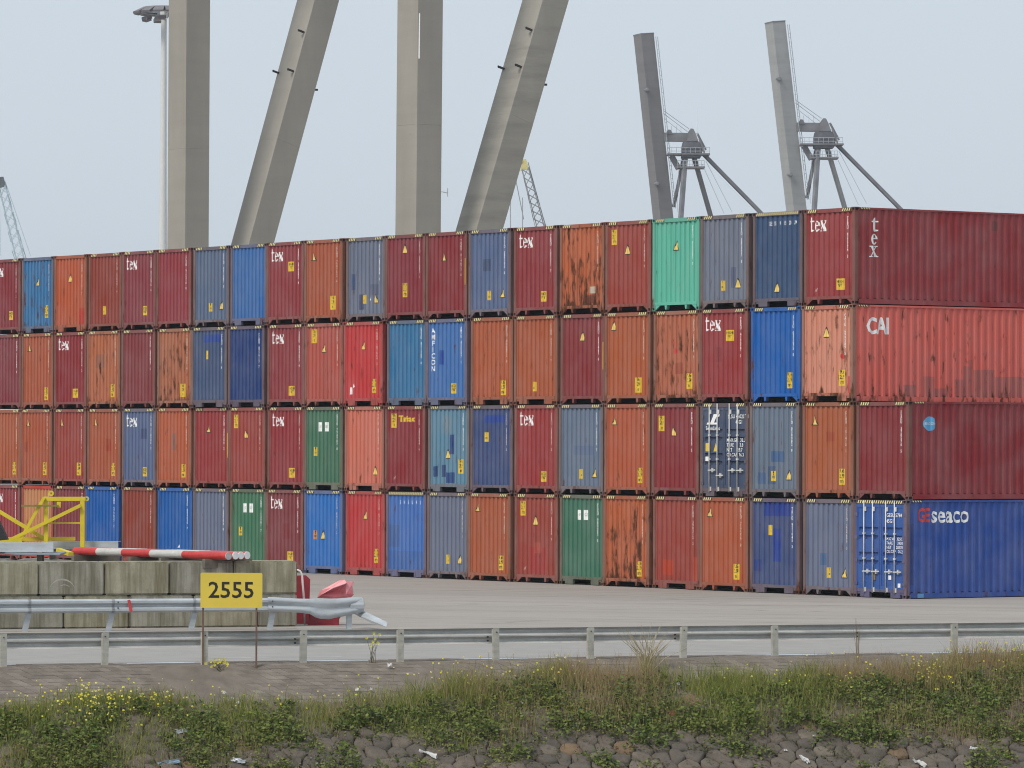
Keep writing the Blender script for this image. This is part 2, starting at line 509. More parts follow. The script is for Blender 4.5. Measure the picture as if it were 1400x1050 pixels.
def clip(poly, nx, ny, d):
    res = []
    for i in range(len(poly)):
        a, b_ = poly[i], poly[(i+1) % len(poly)]
        da, db = a[0]*nx+a[1]*ny-d, b_[0]*nx+b_[1]*ny-d
        if da <= 0: res.append(a)
        if (da < 0 < db) or (db < 0 < da):
            s_ = da/(da-db); res.append((a[0]+(b_[0]-a[0])*s_, a[1]+(b_[1]-a[1])*s_))
    return res
stones = []
for (i, j), (sx, sy) in seeds.items():
    if not (0 <= j <= 13): continue
    poly = [(sx-.6, sy-.6), (sx+.6, sy-.6), (sx+.6, sy+.6), (sx-.6, sy+.6)]
    for di in (-2, -1, 0, 1, 2):
        for dj in (-2, -1, 0, 1, 2):
            if (di or dj) and (i+di, j+dj) in seeds:
                qx, qy = seeds[i+di, j+dj]
                nx, ny = qx-sx, qy-sy
                poly = clip(poly, nx, ny, (nx*(sx+qx)+ny*(sy+qy))/2)
    if len(poly) >= 3: stones.append((sx, sy, poly))
def stone_geo(sx, sy, poly):
    mbs = MB()
    h = rs.uniform(0.02, 0.075); tx, ty = rs.uniform(-.15, .15), rs.uniform(-.15, .15)
    # round the outline by cutting the corners
    P = []
    n = len(poly)
    for i in range(n):
        a, b_, c = poly[i-1], poly[i], poly[(i+1) % n]
        P.append(tuple(b_[k]+(a[k]-b_[k])*0.17 for k in (0, 1))); P.append(tuple(b_[k]+(c[k]-b_[k])*0.17 for k in (0, 1)))
    rings = ((0.95, -0.40), (0.94, 0.40), (0.86, 0.88), (0.5, 1.0))
    m = len(P)
    for sc_, hz in rings:
        for q in P:
            x, y = sx+(q[0]-sx)*sc_, sy+(q[1]-sy)*sc_
            jit = rs.uniform(-.014, .014) if sc_ < 0.9 else 0
            mbs.v.append(tuple(bp(x, y, h*hz+jit+(x-sx)*tx*(hz > 0)+(y-sy)*ty*(hz > 0))))
    for r in range(3):
        for k in range(m):
            k2 = (k+1) % m
            mbs.f.append((r*m+k, r*m+k2, (r+1)*m+k2, (r+1)*m+k)); mbs.m.append(0)
    mbs.f.append(tuple(3*m+k for k in range(m))); mbs.m.append(0)
    return mbs
def stone_vis(s):
    q = topx(bp(s[0], s[1]))
    return -15 < q[0] < 1415 and q[1] < 1062
svis = sorted([s for s in stones if stone_vis(s)], key=lambda s: -s[1])
sown = set(id(s) for s in svis[:295])
rest = MB()
for s in stones:
    mi = rs.choice((0, 0, 0, 1, 1, 1, 2, 2, 2, 3)) if rs.random() < 0.3 else rs.choice((0, 1))
    gq = stone_geo(*s)
    if id(s) in sown:
        put('stone', gq.mesh('stone', fix=False), STM[mi], bank, True)
    else:
        b0 = len(rest.v); rest.v += gq.v
        rest.f += [tuple(b0+q for q in f) for f in gq.f]; rest.m += [mi]*len(gq.f)
tag(put('stones', rest.mesh('stones', fix=False), STM, bank, True), kind='stuff')

# ------------------------------------------------------------------ containers
def corr_profile(a0, a1, n, lo, hi, flat=0.38, slope=0.14):
    """breakpoints (a, depth) of a trapezoid corrugation"""
    p = (a1-a0)/n; pts = [(a0, lo)]
    for i in range(n):
        s = a0+i*p
        q = (0.5-slope)*p
        pts += [(s+q*0.5, lo), (s+q*0.5+slope*p, hi), (s+q*0.5+slope*p+q, hi), (s+q*0.5+2*slope*p+q, lo)]
    pts.append((a1, lo))
    return pts
END_PROF = corr_profile(0.135, CW-0.135, 9, 0.038, 0.076, slope=0.085)
SIDE_PROF = corr_profile(0.13, CL-0.13, 43, 0.020, 0.060, slope=0.18)
def prof_at(prof, a):
    for (a0, d0), (a1, d1) in zip(prof, prof[1:]):
        if a0 <= a <= a1: return d0 + (d1-d0)*((a-a0)/(a1-a0) if a1 > a0 else 0)
    return prof[0][1]

def sheet(prof, z0, z1, f):
    mb = MB()
    for a, d in prof:
        mb.v.append(f(a, d, z0)); mb.v.append(f(a, d, z1))
    for i in range(len(prof)-1):
        mb.f.append((2*i, 2*i+2, 2*i+3, 2*i+1)); mb.m.append(0)
    return mb.mesh('panel', fix=False)
ME = {}
ME['end_panel'] = sheet(END_PROF, 0.262, CH-0.125, lambda a, d, z: (a, d, z))
ME['side_panel'] = sheet(SIDE_PROF, 0.165, CH-0.062, lambda a, d, z: (CW-d, a, z))
ME['side_panel_far'] = sheet(SIDE_PROF, 0.165, CH-0.062, lambda a, d, z: (d, CL-a, z))
ME['rear_panel'] = sheet(END_PROF, 0.262, CH-0.125, lambda a, d, z: (CW-a, CL-d, z))
def mkbox(*a):
    mb = MB(); mb.box(*a); return mb.mesh('box')
ME['roof'] = mkbox(0.06, CW-0.06, 0.09, CL-0.09, CH-0.05, CH-0.03)
def post_mesh(x0, x1, y0, y1):
    mb = MB()
    c = 0.018
    loop = [(x0+c,y0),(x1-c,y0),(x1,y0+c),(x1,y1),(x0,y1),(x0,y0+c)]
    mb.prism([(a, b, 0.12) for a, b in loop], (0, 0, CH-0.24))
    return mb.mesh('post')
ME['post_l'] = post_mesh(0.006, 0.142, 0.006, 0.14)
ME['post_r'] = post_mesh(CW-0.142, CW-0.006, 0.006, 0.14)
ME['post_rl'] = mkbox(0.006, 0.142, CL-0.14, CL-0.006, 0.12, CH-0.12)
ME['post_rr'] = mkbox(CW-0.142, CW-0.006, CL-0.14, CL-0.006, 0.12, CH-0.12)
def casting(x0, y0, z0):
    bm = bmesh.new()
    bmesh.ops.create_cube(bm, size=1.0)
    for v in bm.verts:
        v.co = Vector((x0+0.081+v.co.x*0.162, y0+0.089+v.co.y*0.178, z0+0.059+v.co.z*0.118))
    fs = [f for f in bm.faces if abs(f.normal.z) < 0.5]
    r = bmesh.ops.inset_individual(bm, faces=fs, thickness=0.030, depth=0.0)
    for f in fs:
        n = f.normal.copy()
        ex = bmesh.ops.extrude_face_region(bm, geom=[f])
        nf = [g for g in ex['geom'] if isinstance(g, bmesh.types.BMFace)][0]
        for v in nf.verts: v.co -= n*0.035
        nf.material_index = 1  # floor of the hole coloured near-black, shade painted in
        bmesh.ops.delete(bm, geom=[f], context='FACES_ONLY')
    me = bpy.data.meshes.new('casting'); bm.to_mesh(me); bm.free()
    return me
CAST = []
for ix, x0 in enumerate((0.0, CW-0.162)):
    for y0 in (0.0, CL-0.178):
        for z0 in (0.001, CH-0.119):
            CAST.append(casting(x0, y0, z0))
mb = MB(); mb.box(0.164, CW-0.164, 0.012, 0.09, CH-0.128, CH-0.012); ME['header'] = mb.mesh('header')
mb = MB(); mb.box(0.164, CW-0.164, CL-0.09, CL-0.012, CH-0.128, CH-0.012); ME['rear_header'] = mb.mesh('rear_header')
mb = MB()      # sill with the tapered gussets and two hangers over an open tunnel
mb.box(0.144, CW-0.144, 0.014, 0.10, 0.175, 0.268)
for s in (0, 1):
    X = (lambda x: x) if s == 0 else (lambda x: CW-x)
    mb.prism([(X(0.164), 0.02, 0.173), (X(0.40), 0.02, 0.173), (X(0.164), 0.02, 0.02)], (0, 0.05, 0))
    x = 0.70
    mb.prism([(X(x-0.06), 0.02, 0.173), (X(x+0.06), 0.02, 0.173), (X(x+0.03), 0.02, 0.04), (X(x-0.03), 0.02, 0.04)], (0, 0.12, 0))
ME['sill_a'] = mb.mesh('sill')
mb = MB()
mb.box(0.144, CW-0.144, 0.014, 0.10, 0.175, 0.268)
for x0, x1 in ((0.30, 0.73), (CW-0.73, CW-0.30)):
    mb.box(x0, x1, 0.016, 0.11, 0.022, 0.174)
mb.box(0.164, 0.30, 0.03, 0.09, 0.11, 0.174); mb.box(CW-0.30, CW-0.164, 0.03, 0.09, 0.11, 0.174)
ME['sill_b'] = mb.mesh('sill')
mb = MB(); mb.box(CW-0.062, CW-0.008, 0.18, CL-0.18, CH-0.066, CH-0.008); ME['top_rail_r'] = mb.mesh('rail')
mb = MB(); mb.box(0.008, 0.062, 0.18, CL-0.18, CH-0.066, CH-0.008); ME['top_rail_l'] = mb.mesh('rail')
mb = MB(); mb.box(CW-0.05, CW-0.012, 0.18, CL-0.18, 0.05, 0.168); mb.box(CW-0.10, CW-0.012, 0.18, CL-0.18, 0.025, 0.0499); ME['bottom_rail_r'] = mb.mesh('rail')
mb = MB(); mb.box(0.012, 0.05, 0.18, CL-0.18, 0.05, 0.168); mb.box(0.012, 0.10, 0.18, CL-0.18, 0.025, 0.0499); ME['bottom_rail_l'] = mb.mesh('rail')
mb = MB(); mb.box(0.06, CW-0.06, 0.16, CL-0.16, 0.17, 0.20)
for i in range(24):
    y = 0.5+i*0.47
    mb.box(0.10, CW-0.10, y, y+0.05, 0.04, 0.1699)
ME['underframe'] = mb.mesh('underframe')
mb = MB(); mb.box(0.144, CW-0.144, CL-0.10, CL-0.014, 0.03, 0.268); ME['rear_sill'] = mb.mesh('sill')

# hazard stripes on the header
def stripes(x0, x1):
    mb = MB(); y = 0.0095
    z0, z1 = CH-0.112, CH-0.018
    mb.box(x0, x1, y, 0.0119, z0, z1, 1)
    x = x0+0.012
    while x+0.095 < x1:
        mb.poly([(x, y-0.0025, z0+0.004), (x+0.048, y-0.0025, z0+0.004), (x+0.093, y-0.0025, z1-0.004), (x+0.045, y-0.0025, z1-0.004)], 0)
        x += 0.104
    return mb.mesh('stripes', fix=False)
ME['str_l'] = stripes(0.19, 0.63); ME['str_r'] = stripes(CW-0.63, CW-0.19); ME['str_full'] = stripes(0.17, CW-0.17)
def side_stripes():
    mb = MB(); x = CW-0.0055
    z0, z1 = CH-0.064, CH-0.012
    mb.poly([(x, 0.22, z0), (x, 0.62, z0), (x, 0.62, z1), (x, 0.22, z1)], 1)
    y = 0.23
    while y+0.09 < 0.62:
        mb.poly([(x+0.0025, y, z1-0.003), (x+0.0025, y+0.045, z1-0.003), (x+0.0025, y+0.085, z0+0.003), (x+0.0025, y+0.04, z0+0.003)], 0); y += 0.095
    return mb.mesh('stripes', fix=False)
ME['str_side'] = side_stripes()

# --- stickers and lettering, cut along the corrugation and laid on it
def conform(bm, prof, f, lift=0.004):
    if not bm.verts: return None
    lo = min(v.co.x for v in bm.verts); hi = max(v.co.x for v in bm.verts)
    if prof:
        for a, d in prof:
            if lo+1e-4 < a < hi-1e-4:
                bmesh.ops.bisect_plane(bm, geom=bm.verts[:]+bm.edges[:]+bm.faces[:], plane_co=(a, 0, 0), plane_no=(1, 0, 0), dist=1e-5)
    for v in bm.verts:
        d = prof_at(prof, v.co.x) if prof else 0.012
        v.co = Vector(f(v.co.x, d-lift, v.co.y))
    me = bpy.data.meshes.new('decal'); bm.to_mesh(me); bm.free()
    return me
F_END = lambda a, d, z: (a, d, z)
F_SIDE = lambda a, d, z: (CW-d, a, z)
def decal(polys, prof=END_PROF, f=F_END, lift=0.004):
    bm = bmesh.new()
    for p in polys:
        bm.faces.new([bm.verts.new((x, z, 0)) for x, z in p])
    return conform(bm, prof, f, lift)
def rect(x0, x1, z0, z1): return [(x0, z0), (x1, z0), (x1, z1), (x0, z1)]
_tc = {}
def text_bm(body, size, bold=0.0, line=1.0, align='CENTER', xs=1.0):
    key = (body, bold, line, align)
    if key not in _tc:
        c = bpy.data.curves.new('lettering', 'FONT')
        c.body = body; c.size = 1.0; c.offset = bold; c.space_line = line
        c.align_x = align; c.align_y = 'CENTER'; c.resolution_u = 2; c.fill_mode = 'FRONT'
        o = bpy.data.objects.new('lettering', c)
        COL.objects.link(o)
        me = bpy.data.meshes.new_from_object(o)
        bpy.data.objects.remove(o); bpy.data.curves.remove(c)
        _tc[key] = me
    bm = bmesh.new(); bm.from_mesh(_tc[key])
    for v in bm.verts: v.co = Vector((v.co.x*size*xs, v.co.y*size, 0))
    return bm
def text_decal(body, x, z, size, bold=0.0, line=1.0, prof=END_PROF, f=F_END, lift=0.004, align='CENTER', xs=1.0):
    bm = text_bm(body, size, bold, line, align, xs)
    for v in bm.verts: v.co.x += x; v.co.y += z
    return conform(bm, prof, f, lift)
def letter_e(ox, oz, s, kx=1.0):
    P = []; cx, cz = 0.30, 0.36
    n = 20; a0, a1 = math.radians(8), math.radians(325)
    def o(a): return (cx+0.29*math.cos(a), cz+0.38*math.sin(a))
    def i(a): return (cx+0.02+0.135*math.cos(a), cz+0.02+0.30*math.sin(a))
    for k in range(n):
        a, b = a0+(a1-a0)*k/n, a0+(a1-a0)*(k+1)/n
        P.append([o(a), o(b), i(b), i(a)])
    P.append([(cx-0.105, cz+0.01), (cx+0.285, cz+0.01), (cx+0.285, cz+0.055), (cx+0.15, cz+0.09), (cx-0.105, cz+0.09)])
    return [[(ox+x*s*kx, oz+z*s) for x, z in p] for p in P]
def letter_t(ox, oz, s, kx=1.0):
    P = [[(0.10,0.76),(0.30,0.76),(0.30,1.02),(0.10,0.86)], [(0.0,0.66),(0.46,0.66),(0.46,0.76),(0.0,0.76)],
         [(0.10,0.15),(0.30,0.15),(0.30,0.66),(0.10,0.66)], [(0.10,0.15),(0.14,0.04),(0.24,-0.01),(0.42,0.03),(0.47,0.12),(0.30,0.15)]]
    return [[(ox+x*s*kx, oz+z*s) for x, z in p] for p in P]
def letter_x(ox, oz, s, kx=1.0):
    P = [[(0.04,0.68),(0.26,0.68),(0.66,0.06),(0.42,0.06)], [(-0.02,0.68),(0.32,0.68),(0.32,0.74),(-0.02,0.74)], [(0.36,0.0),(0.72,0.0),(0.72,0.06),(0.36,0.06)],
         [(0.05,0.06),(0.13,0.06),(0.275,0.295),(0.235,0.36)], [(0.375,0.475),(0.43,0.41),(0.60,0.68),(0.52,0.68)],
         [(0.42,0.68),(0.68,0.68),(0.68,0.74),(0.42,0.74)], [(-0.03,0.0),(0.22,0.0),(0.22,0.06),(-0.03,0.06)]]
    return [[(ox+x*s*kx, oz+z*s) for x, z in p] for p in P]
TEX = decal(letter_t(0.24, 2.22, 0.44) + letter_e(0.46, 2.22, 0.44) + letter_x(0.74, 2.22, 0.44))
STK = {'tall': (0.30, 0.48), 'sq': (0.36, 0.34), 'sm': (0.19, 0.31)}
_sk = {}
def sticker(kind, x, z):
    k = (kind, round(x, 2), round(z, 2))
    if k in _sk: return _sk[k]
    if kind == 'tri':
        r = ([decal([[(x-0.155, z-0.15), (x+0.155, z-0.15), (x, z+0.18)]], lift=0.004)],
             [decal([[(x-0.115, z-0.125), (x+0.115, z-0.125), (x, z+0.125)]], lift=0.007),
              decal([[(x-0.012, z-0.06), (x+0.035, z-0.01), (x+0.02, z+0.05), (x-0.02, z+0.0)]], lift=0.010)])
    else:
        w_, h_ = STK[kind]
        body = {'tall': '9.6\n2.9\nm', 'sq': "HIGH\n9'6\"", 'sm': '!\n='}[kind]
        sz = {'tall': 0.17, 'sq': 0.13, 'sm': 0.15}[kind]
        r = ([decal([rect(x-w_/2, x+w_/2, z-h_/2, z+h_/2)], lift=0.004)],
             [text_decal(body, x, z+0.02, sz, 0.01, 0.9, lift=0.008)])
    _sk[k] = r
    return r

# paint colours: photo value -> base colour
PAL = {
 'maroon': ('8f3136', 'maroon'), 'maroon2': ('983b40', 'maroon'), 'plum': ('8d3d42', 'plum red'), 'redm': ('9e3838', 'brick red'),
 'brown': ('96402f', 'brown red'), 'brown2': ('a2453a', 'brown red'), 'orange': ('b65c38', 'orange brown'), 'orange2': ('c25c36', 'orange'),
 'rusto': ('be6238', 'rusty orange'), 'tan': ('b86b48', 'faded orange'), 'salmonb': ('b45a4c', 'salmon brown'), 'salmon': ('d87660', 'salmon pink'), 'salmon2': ('dd9274', 'pale salmon'),
 'peach': ('c48858', 'peach orange'), 'red': ('c43b39', 'bright red'), 'slate': ('6f7b92', 'slate grey'), 'slate2': ('747d8b', 'slate grey'), 'slateb': ('5f6f90', 'slate blue'),
 'navy': ('445880', 'navy blue'), 'dblue': ('24427a', 'dark blue'), 'dblue2': ('3a587c', 'dark blue'), 'blue': ('3a70b4', 'mid blue'), 'cyan': ('357ca8', 'cyan blue'), 'cobalt': ('0462b4', 'cobalt blue'),
 'royal': ('4674bc', 'royal blue'), 'azure': ('2f7ac0', 'azure blue'), 'steel': ('6690a8', 'steel blue'), 'green': ('477960', 'dark green'), 'teal': ('60bfa4', 'teal green'), 'doorgrey': ('42506c', 'dark slate'), 'geblue': ('2c5ea6', 'royal blue')}
KALB = 0.86
def pal(k):
    c = lin(hexc(PAL[k][0])); g = sum(c)/3
    return tuple((v*0.96+g*0.04)*KALB for v in c)
B_ = lin((34, 72, 158)); B2 = lin((50, 95, 150)); DKM = lin((125, 38, 42))
# one entry per container: colour, sill type, rust, marks, patches (fractions of the face)
T1 = [('maroon','A',.1,'tex sq:.7,.18'), ('cyan','B',.75,'tri:.5,.67 tall:.8,.22'), ('orange2','B',.3,'tri:.48,.7',[(.8,1,.0,.25,lin((190,50,45)),.8)]), ('brown','A',.1,'sm:.45,.2'), ('plum','A',.15,'tex sq:.68,.17'),
 ('maroon2','A',.1,''), ('slateb','A',.1,'sm:.47,.18 tri:.82,.2'), ('blue','B',.05,'',[(.8,1,.0,.3,lin((40,105,175)),.7)]), ('maroon2','A',.1,'tex sq:.66,.7'), ('orange','A',.1,'tri:.2,.82 tall:.76,.17'),
 ('slate2','A',.15,'sm:.45,.2 tri:.78,.2 scrap:.62,.2',[(.06,.18,.33,.55,lin((70,90,130)),.9),(.30,.46,.06,.27,lin((60,68,105)),.9),(.6,.85,.25,.4,lin((80,85,115)),.5)]), ('maroon','A',.08,'tri:.47,.85 tall:.48,.3'), ('maroon','A',.1,'tri:.42,.72 ybar'),
 ('slateb','A',.2,'sm:.48,.18 tri:.84,.2',[(.3,.52,.5,.66,lin((62,72,95)),.55)]), ('maroon2','A',.1,'tex sq:.7,.14'), ('rusto','A',1.5,'wlab:.75,.2',[(.55,.8,.03,.13,lin((110,55,45)),.8)]), ('brown2','A',.15,'tall:.15,.85 tri:.47,.68'),
 ('teal','A',.1,'tri:.5,.7'), ('slate2','A',.2,'sm:.45,.18 tri:.8,.2',[(.62,.76,.15,.4,lin((75,85,115)),.6)]), ('dblue2','B',.1,'full top:GE_SS_9_15_20_U9 tri:.48,.13'), ('redm','A',.12,'tex sq:.73,.14 chalk')]
T2 = [('plum','A',.12,''), ('orange','A',.15,'tri:.2,.83 tall:.78,.13'), ('maroon','A',.1,'tex sq:.66,.13'), ('tan','A',.85,'tall:.78,.16',[(.22,.5,.5,.7,lin((120,100,95)),.45)]), ('plum','A',.1,''),
 ('tan','A',1.15,'tall:.75,.15'), ('navy','B',.1,'sm:.42,.65',[(.28,.86,.83,.94,B_,.95)]), ('dblue','B',.05,''), ('maroon2','A',.1,'tex sq:.66,.12'), ('salmonb','A',.3,'tall:.2,.87 tri:.5,.7'),
 ('red','B',.4,'tri:.5,.72 tall:.8,.17 peel:.14,.12'), ('cyan','B',.08,''), ('royal','B',.1,'amf sq:.68,.12',[(.27,.42,.44,.63,B_,.9)]), ('orange','B',.5,'tall:.78,.12'), ('orange','B',.25,'sm:.45,.13'),
 ('maroon','A',.12,'tri:.48,.76 ybar'), ('orange','A',.12,'tri:.15,.88 tall:.75,.13'), ('tan','A',1.1,'graf:.42,.6 tall:.77,.17',[(.45,.62,.26,.4,lin((160,80,55)),.8)]), ('redm','A',.15,'tex sq:.63,.72',[(.3,.45,.4,.58,DKM,.5)]), ('cobalt','A',.03,'tall:.8,.16'), ('salmon2','B',.8,'tri:.47,.72 tall:.82,.18 rcirc',[(.93,1.0,.0,.2,lin((205,65,65)),.9)])]
T3 = [('orange','A',.1,'tall:.8,.15'), ('orange','A',.1,'tri:.2,.85 tall:.78,.15',[(.05,.2,.4,.55,lin((150,66,50)),.6)]), ('brown2','A',.1,'tri:.2,.85 tall:.77,.15'), ('orange','A',.1,'tri:.2,.85 tall:.8,.15',[(.55,.7,.42,.6,lin((165,66,45)),.8)]), ('slateb','A',.2,'tex sq:.68,.12',[(.55,.75,.6,.75,lin((60,72,110)),.6),(.1,.5,.05,.35,lin((100,112,132)),.4)]),
 ('orange','A',.15,'tall:.78,.14',[(.41,.56,.44,.68,lin((125,105,100)),.6)]), ('redm','A',.12,'tri:.4,.75 ybar'), ('brown2','A',.15,'tall:.15,.85 tri:.45,.67'), ('redm','A',.1,'tex sq:.66,.13'), ('green','B',.12,'ws:.4,.77 sm:.25,.43'),
 ('salmon','B',.15,'tri:.8,.17'), ('maroon','A',.1,'trac tall:.18,.85 chalk'), ('steel','B',.3,'tri:.47,.4 tall:.83,.24',[(.5,.62,.4,.66,lin((28,62,125)),.95),(.05,.2,.1,.24,lin((45,72,122)),.95),(.28,.42,.1,.26,lin((45,72,122)),.95),(.42,.66,.02,.16,lin((35,72,130)),.95),(.35,.55,.68,.9,lin((130,140,145)),.5)]), ('navy','A',.2,'sm:.35,.63',[(.28,.82,.82,.92,B_,.95)]), ('redm','A',.12,'tex sq:.68,.12'),
 ('slate','A',.2,'sm:.5,.16 tri:.84,.17',[(.3,.8,.4,.52,lin((85,105,145)),.5)]), ('orange','A',.12,'tri:.18,.84 tall:.8,.15'), ('maroon','A',.1,'tall:.17,.8 tri:.45,.7'), ('doorgrey','D',.1,'door1'), ('slate','A',.2,'sm:.47,.16 tri:.82,.17 scrap:.47,.15',[(.40,.7,.33,.46,B2,.7),(.12,.3,.06,.2,B2,.6),(.35,.5,.06,.28,lin((55,85,130)),.6)]), ('orange','A',.12,'tri:.2,.83 tall:.79,.16',[(.45,.62,.58,.69,lin((165,78,55)),.8)]), ('maroon','A',.08,'side:sticker')]
T4 = [('maroon2','A',.1,'tex sq:.7,.18'), ('peach','A',.2,''), ('plum','A',.1,''), ('cobalt','A',.03,''), ('brown','A',.1,''), ('cobalt','A',.03,'scrap:.6,.2'), ('slate','A',.15,''), ('green','A',.15,'ws:.4,.78 sm:.25,.45'), ('plum','A',.15,'tex sq:.66,.12',[(.4,.66,.36,.58,lin((135,42,48)),.8)]),
 ('azure','B',.1,'osm:.25,.43 tri:.48,.43'), ('red','B',.1,'tri:.5,.72 tall:.8,.17'), ('royal','B',.25,'full top:E_N_S_U_9_2',[(.0,.3,.3,.6,lin((80,105,150)),.6),(.0,1,.0,.25,lin((70,100,150)),.4)]), ('slate','A',.2,'sm:.5,.16 tri:.82,.16'), ('orange','A',.12,'tri:.18,.86 tall:.79,.14'), ('brown2','A',.2,'tall:.15,.86 tri:.47,.7 chalk',[(.33,.72,.02,.36,lin((170,48,48)),.7),(.45,.6,.28,.42,lin((190,85,65)),.7)]),
 ('green','B',.15,'ws:.42,.79'), ('rusto','A',1.3,'tall:.8,.13'), ('brown2','B',.15,'',[(.15,.42,.07,.26,lin((190,72,45)),.8),(.9,1,.0,.3,lin((195,80,50)),.7)]), ('orange','A',.15,'tri:.17,.86 tall:.77,.14'), ('navy','B',.2,'sm:.4,.66',[(.25,.85,.83,1,lin((30,62,150)),.95),(.46,.62,.28,.68,lin((30,66,156)),.95),(.02,.18,.16,.3,lin((45,70,140)),.9)]), ('slate','A',.2,'sm:.5,.17 tri:.84,.17',[(.31,.45,.26,.4,lin((70,105,150)),.9)]), ('geblue','D',.1,'door2 full')]
ORD = ['zeroth','first','second','third','fourth','fifth','sixth','seventh','eighth','ninth','tenth','eleventh','twelfth','thirteenth','fourteenth','fifteenth','sixteenth','seventeenth','eighteenth','nineteenth','twentieth','twenty-first','twenty-second']
STRIPE_M = [CREAM, BLACK]
FADEDW = simple('faded_lettering', (0.62, 0.53, 0.48), 0.65, var=0.25, scale=6)
CASTM = {}
rng = random.Random(11)

def door_end(root, style, pm, fm):
    zc0, zc1 = 0.27, CH-0.14
    for s in (0, 1):
        x0, x1 = (0.125, CW/2-0.012) if s == 0 else (CW/2+0.012, CW-0.125)
        d = MB()
        # flat door skin with pressed horizontal channels
        rows = [(zc0, 0.030), (0.98, 0.030), (1.0, 0.088), (1.09, 0.088), (1.11, 0.030), (1.22, 0.030), (1.24, 0.088), (1.33, 0.088), (1.35, 0.030),
                (1.72, 0.030), (1.74, 0.088), (1.83, 0.088), (1.85, 0.030), (1.96, 0.030), (1.98, 0.088), (2.07, 0.088), (2.09, 0.030), (zc1, 0.030)]
        if style == 2:
            rows = [r for r in rows]
        a0, a1 = x0+0.10, x1-0.06
        d.v += []
        b0 = len(d.v)
        for z, dep in rows:
            d.v += [(x0, 0.030, z), (a0, 0.030, z), (a0+0.02, dep, z), (a1-0.02, dep, z), (a1, 0.030, z), (x1, 0.030, z)]
        for i in range(len(rows)-1):
            for k in range(5):
                q = b0+i*6+k
                d.f.append((q, q+1, q+7, q+6)); d.m.append(0)
        dm = d.mesh('door', fix=False)
        dr = put('door', dm, pm, root)
        fr = MB()
        fr.box(x0, x1, 0.014, 0.0295, zc0, zc0+0.09); fr.box(x0, x1, 0.014, 0.0295, zc1-0.09, zc1)
        fr.box(x0, x0+0.06, 0.014, 0.0295, zc0+0.091, zc1-0.091); fr.box(x1-0.06, x1, 0.014, 0.0295, zc0+0.091, zc1-0.091)
        put('door_frame', fr, pm, dr)
        for i in range(4):
            z = 0.42+i*0.68
            hg = MB()
            hx = x0 if s == 0 else x1
            hg.box(hx-0.07, hx+0.07, -0.004, 0.0135, z-0.05, z+0.05)
            put('hinge', hg, fm, dr)
        for xr in ((0.50, 0.90) if s == 0 else (CW-0.90-0.28, CW-0.50-0.28+0.0)):
            xr = xr + (0.02 if s == 0 else 0.27)
            rod = MB(); rod.tube([(xr, -0.022, 0.155), (xr, -0.022, CH-0.02)], 0.019, 8)
            ro = put('lock_rod', rod, RODS, dr, True)
            for z in (0.24, CH-0.28):
                k = MB(); k.box(xr-0.025, xr+0.075, -0.012, 0.0135, z-0.06, z+0.07); put('cam_keeper', k, RODS, ro)
            for z in (1.165, 1.90):
                k = MB(); k.box(xr-0.035, xr+0.05, -0.045, 0.0135, z-0.025, z+0.025); put('rod_guide', k, RODS, ro)
            hz = 0.82 if (s == 0) == (xr < 0.7) else 0.66
            if style == 2: hz = 0.78
            h = MB()
            sg = 1 if s == 0 else 1
            h.bar((xr-0.02*sg, -0.05, hz), (xr+0.34*sg, -0.05, hz+0.01), 0.02, 0.035)
            h.box(xr+0.14, xr+0.20, -0.04, 0.0135, hz-0.06, hz+0.07)
            put('door_handle', h, RODS, ro)
    g = MB(); g.box(CW/2-0.0115, CW/2+0.0115, 0.02, 0.029, zc0, zc1); put('door_gasket', g, DARK, root)
    bk = MB(); bk.box(0.13, CW-0.13, 0.10, 0.12, 0.2, CH-0.1); put('door_backing', bk, DARK, root)
    L = 0.012-0.018
    def txt(body, x, z, size, bold=0.0, mat=WHITE, name='lettering', align='LEFT'):
        put(name, text_decal(body, x, z, size, bold, 1.0, None, lambda a, d, zz: (a, 0.0105, zz), align=align), mat, root)
    if style == 1:
        lg = [[(0.66, 2.47), (0.98, 2.47), (1.01, 2.55), (0.70, 2.55)], [(0.54, 2.29), (0.72, 2.29), (0.84, 2.47), (0.66, 2.47)], [(0.34, 2.23), (0.86, 2.23), (0.89, 2.29), (0.38, 2.29)]]
        put('logo', decal(lg, None, lambda a, d, zz: (a, 0.0105, zz)), WHITE, root)
        txt('SeamLines', 0.30, 2.11, 0.17, 0.01)
        txt('SLSU 450205 1', 1.42, 2.47, 0.17, 0.008); txt('45G1', 1.80, 2.30, 0.16, 0.008)
        txt('MAX.GR.  32.5\nTARE       3.8\nNET      28.7\nCU.CAP. 76.3', 1.36, 1.52, 0.15, 0.006)
        q = MB(); q.box(0.30, 0.53, 0.008, 0.0135, 1.40, 1.66); put('placard', q, YELLOW, root)
        put('warning_triangle', decal([[(0.70, 1.40), (0.92, 1.40), (0.81, 1.66)]], None, lambda a, d, zz: (a, 0.0105, zz)), YELLOW, root)
        q = MB(); q.box(0.30, 0.45, 0.004, 0.0135, 1.10, 1.24); put('paper_label', q, WHITE, root)
    else:
        txt('GESU 578418', 1.52, 2.44, 0.155, 0.008); txt('45G1', 1.52, 2.27, 0.155, 0.008)
        txt('M.G.W.  32500\nTARE      3930\nNET      28570\nCU.CAP.  76.2', 1.52, 1.56, 0.125, 0.006)
        q = MB(); q.box(1.62, 1.75, 0.008, 0.0135, 0.55, 0.68); put('paper_label', q, WHITE, root)
        q = MB(); q.box(0.86, 1.02, 0.008, 0.0135, 0.52, 0.80); put('plate', q, simple('bronze_plate', (0.20, 0.15, 0.10), 0.6), root)
        q = MB(); q.box(2.05, 2.17, 0.008, 0.0135, 0.33, 0.45); put('paper_label', q, WHITE, root)

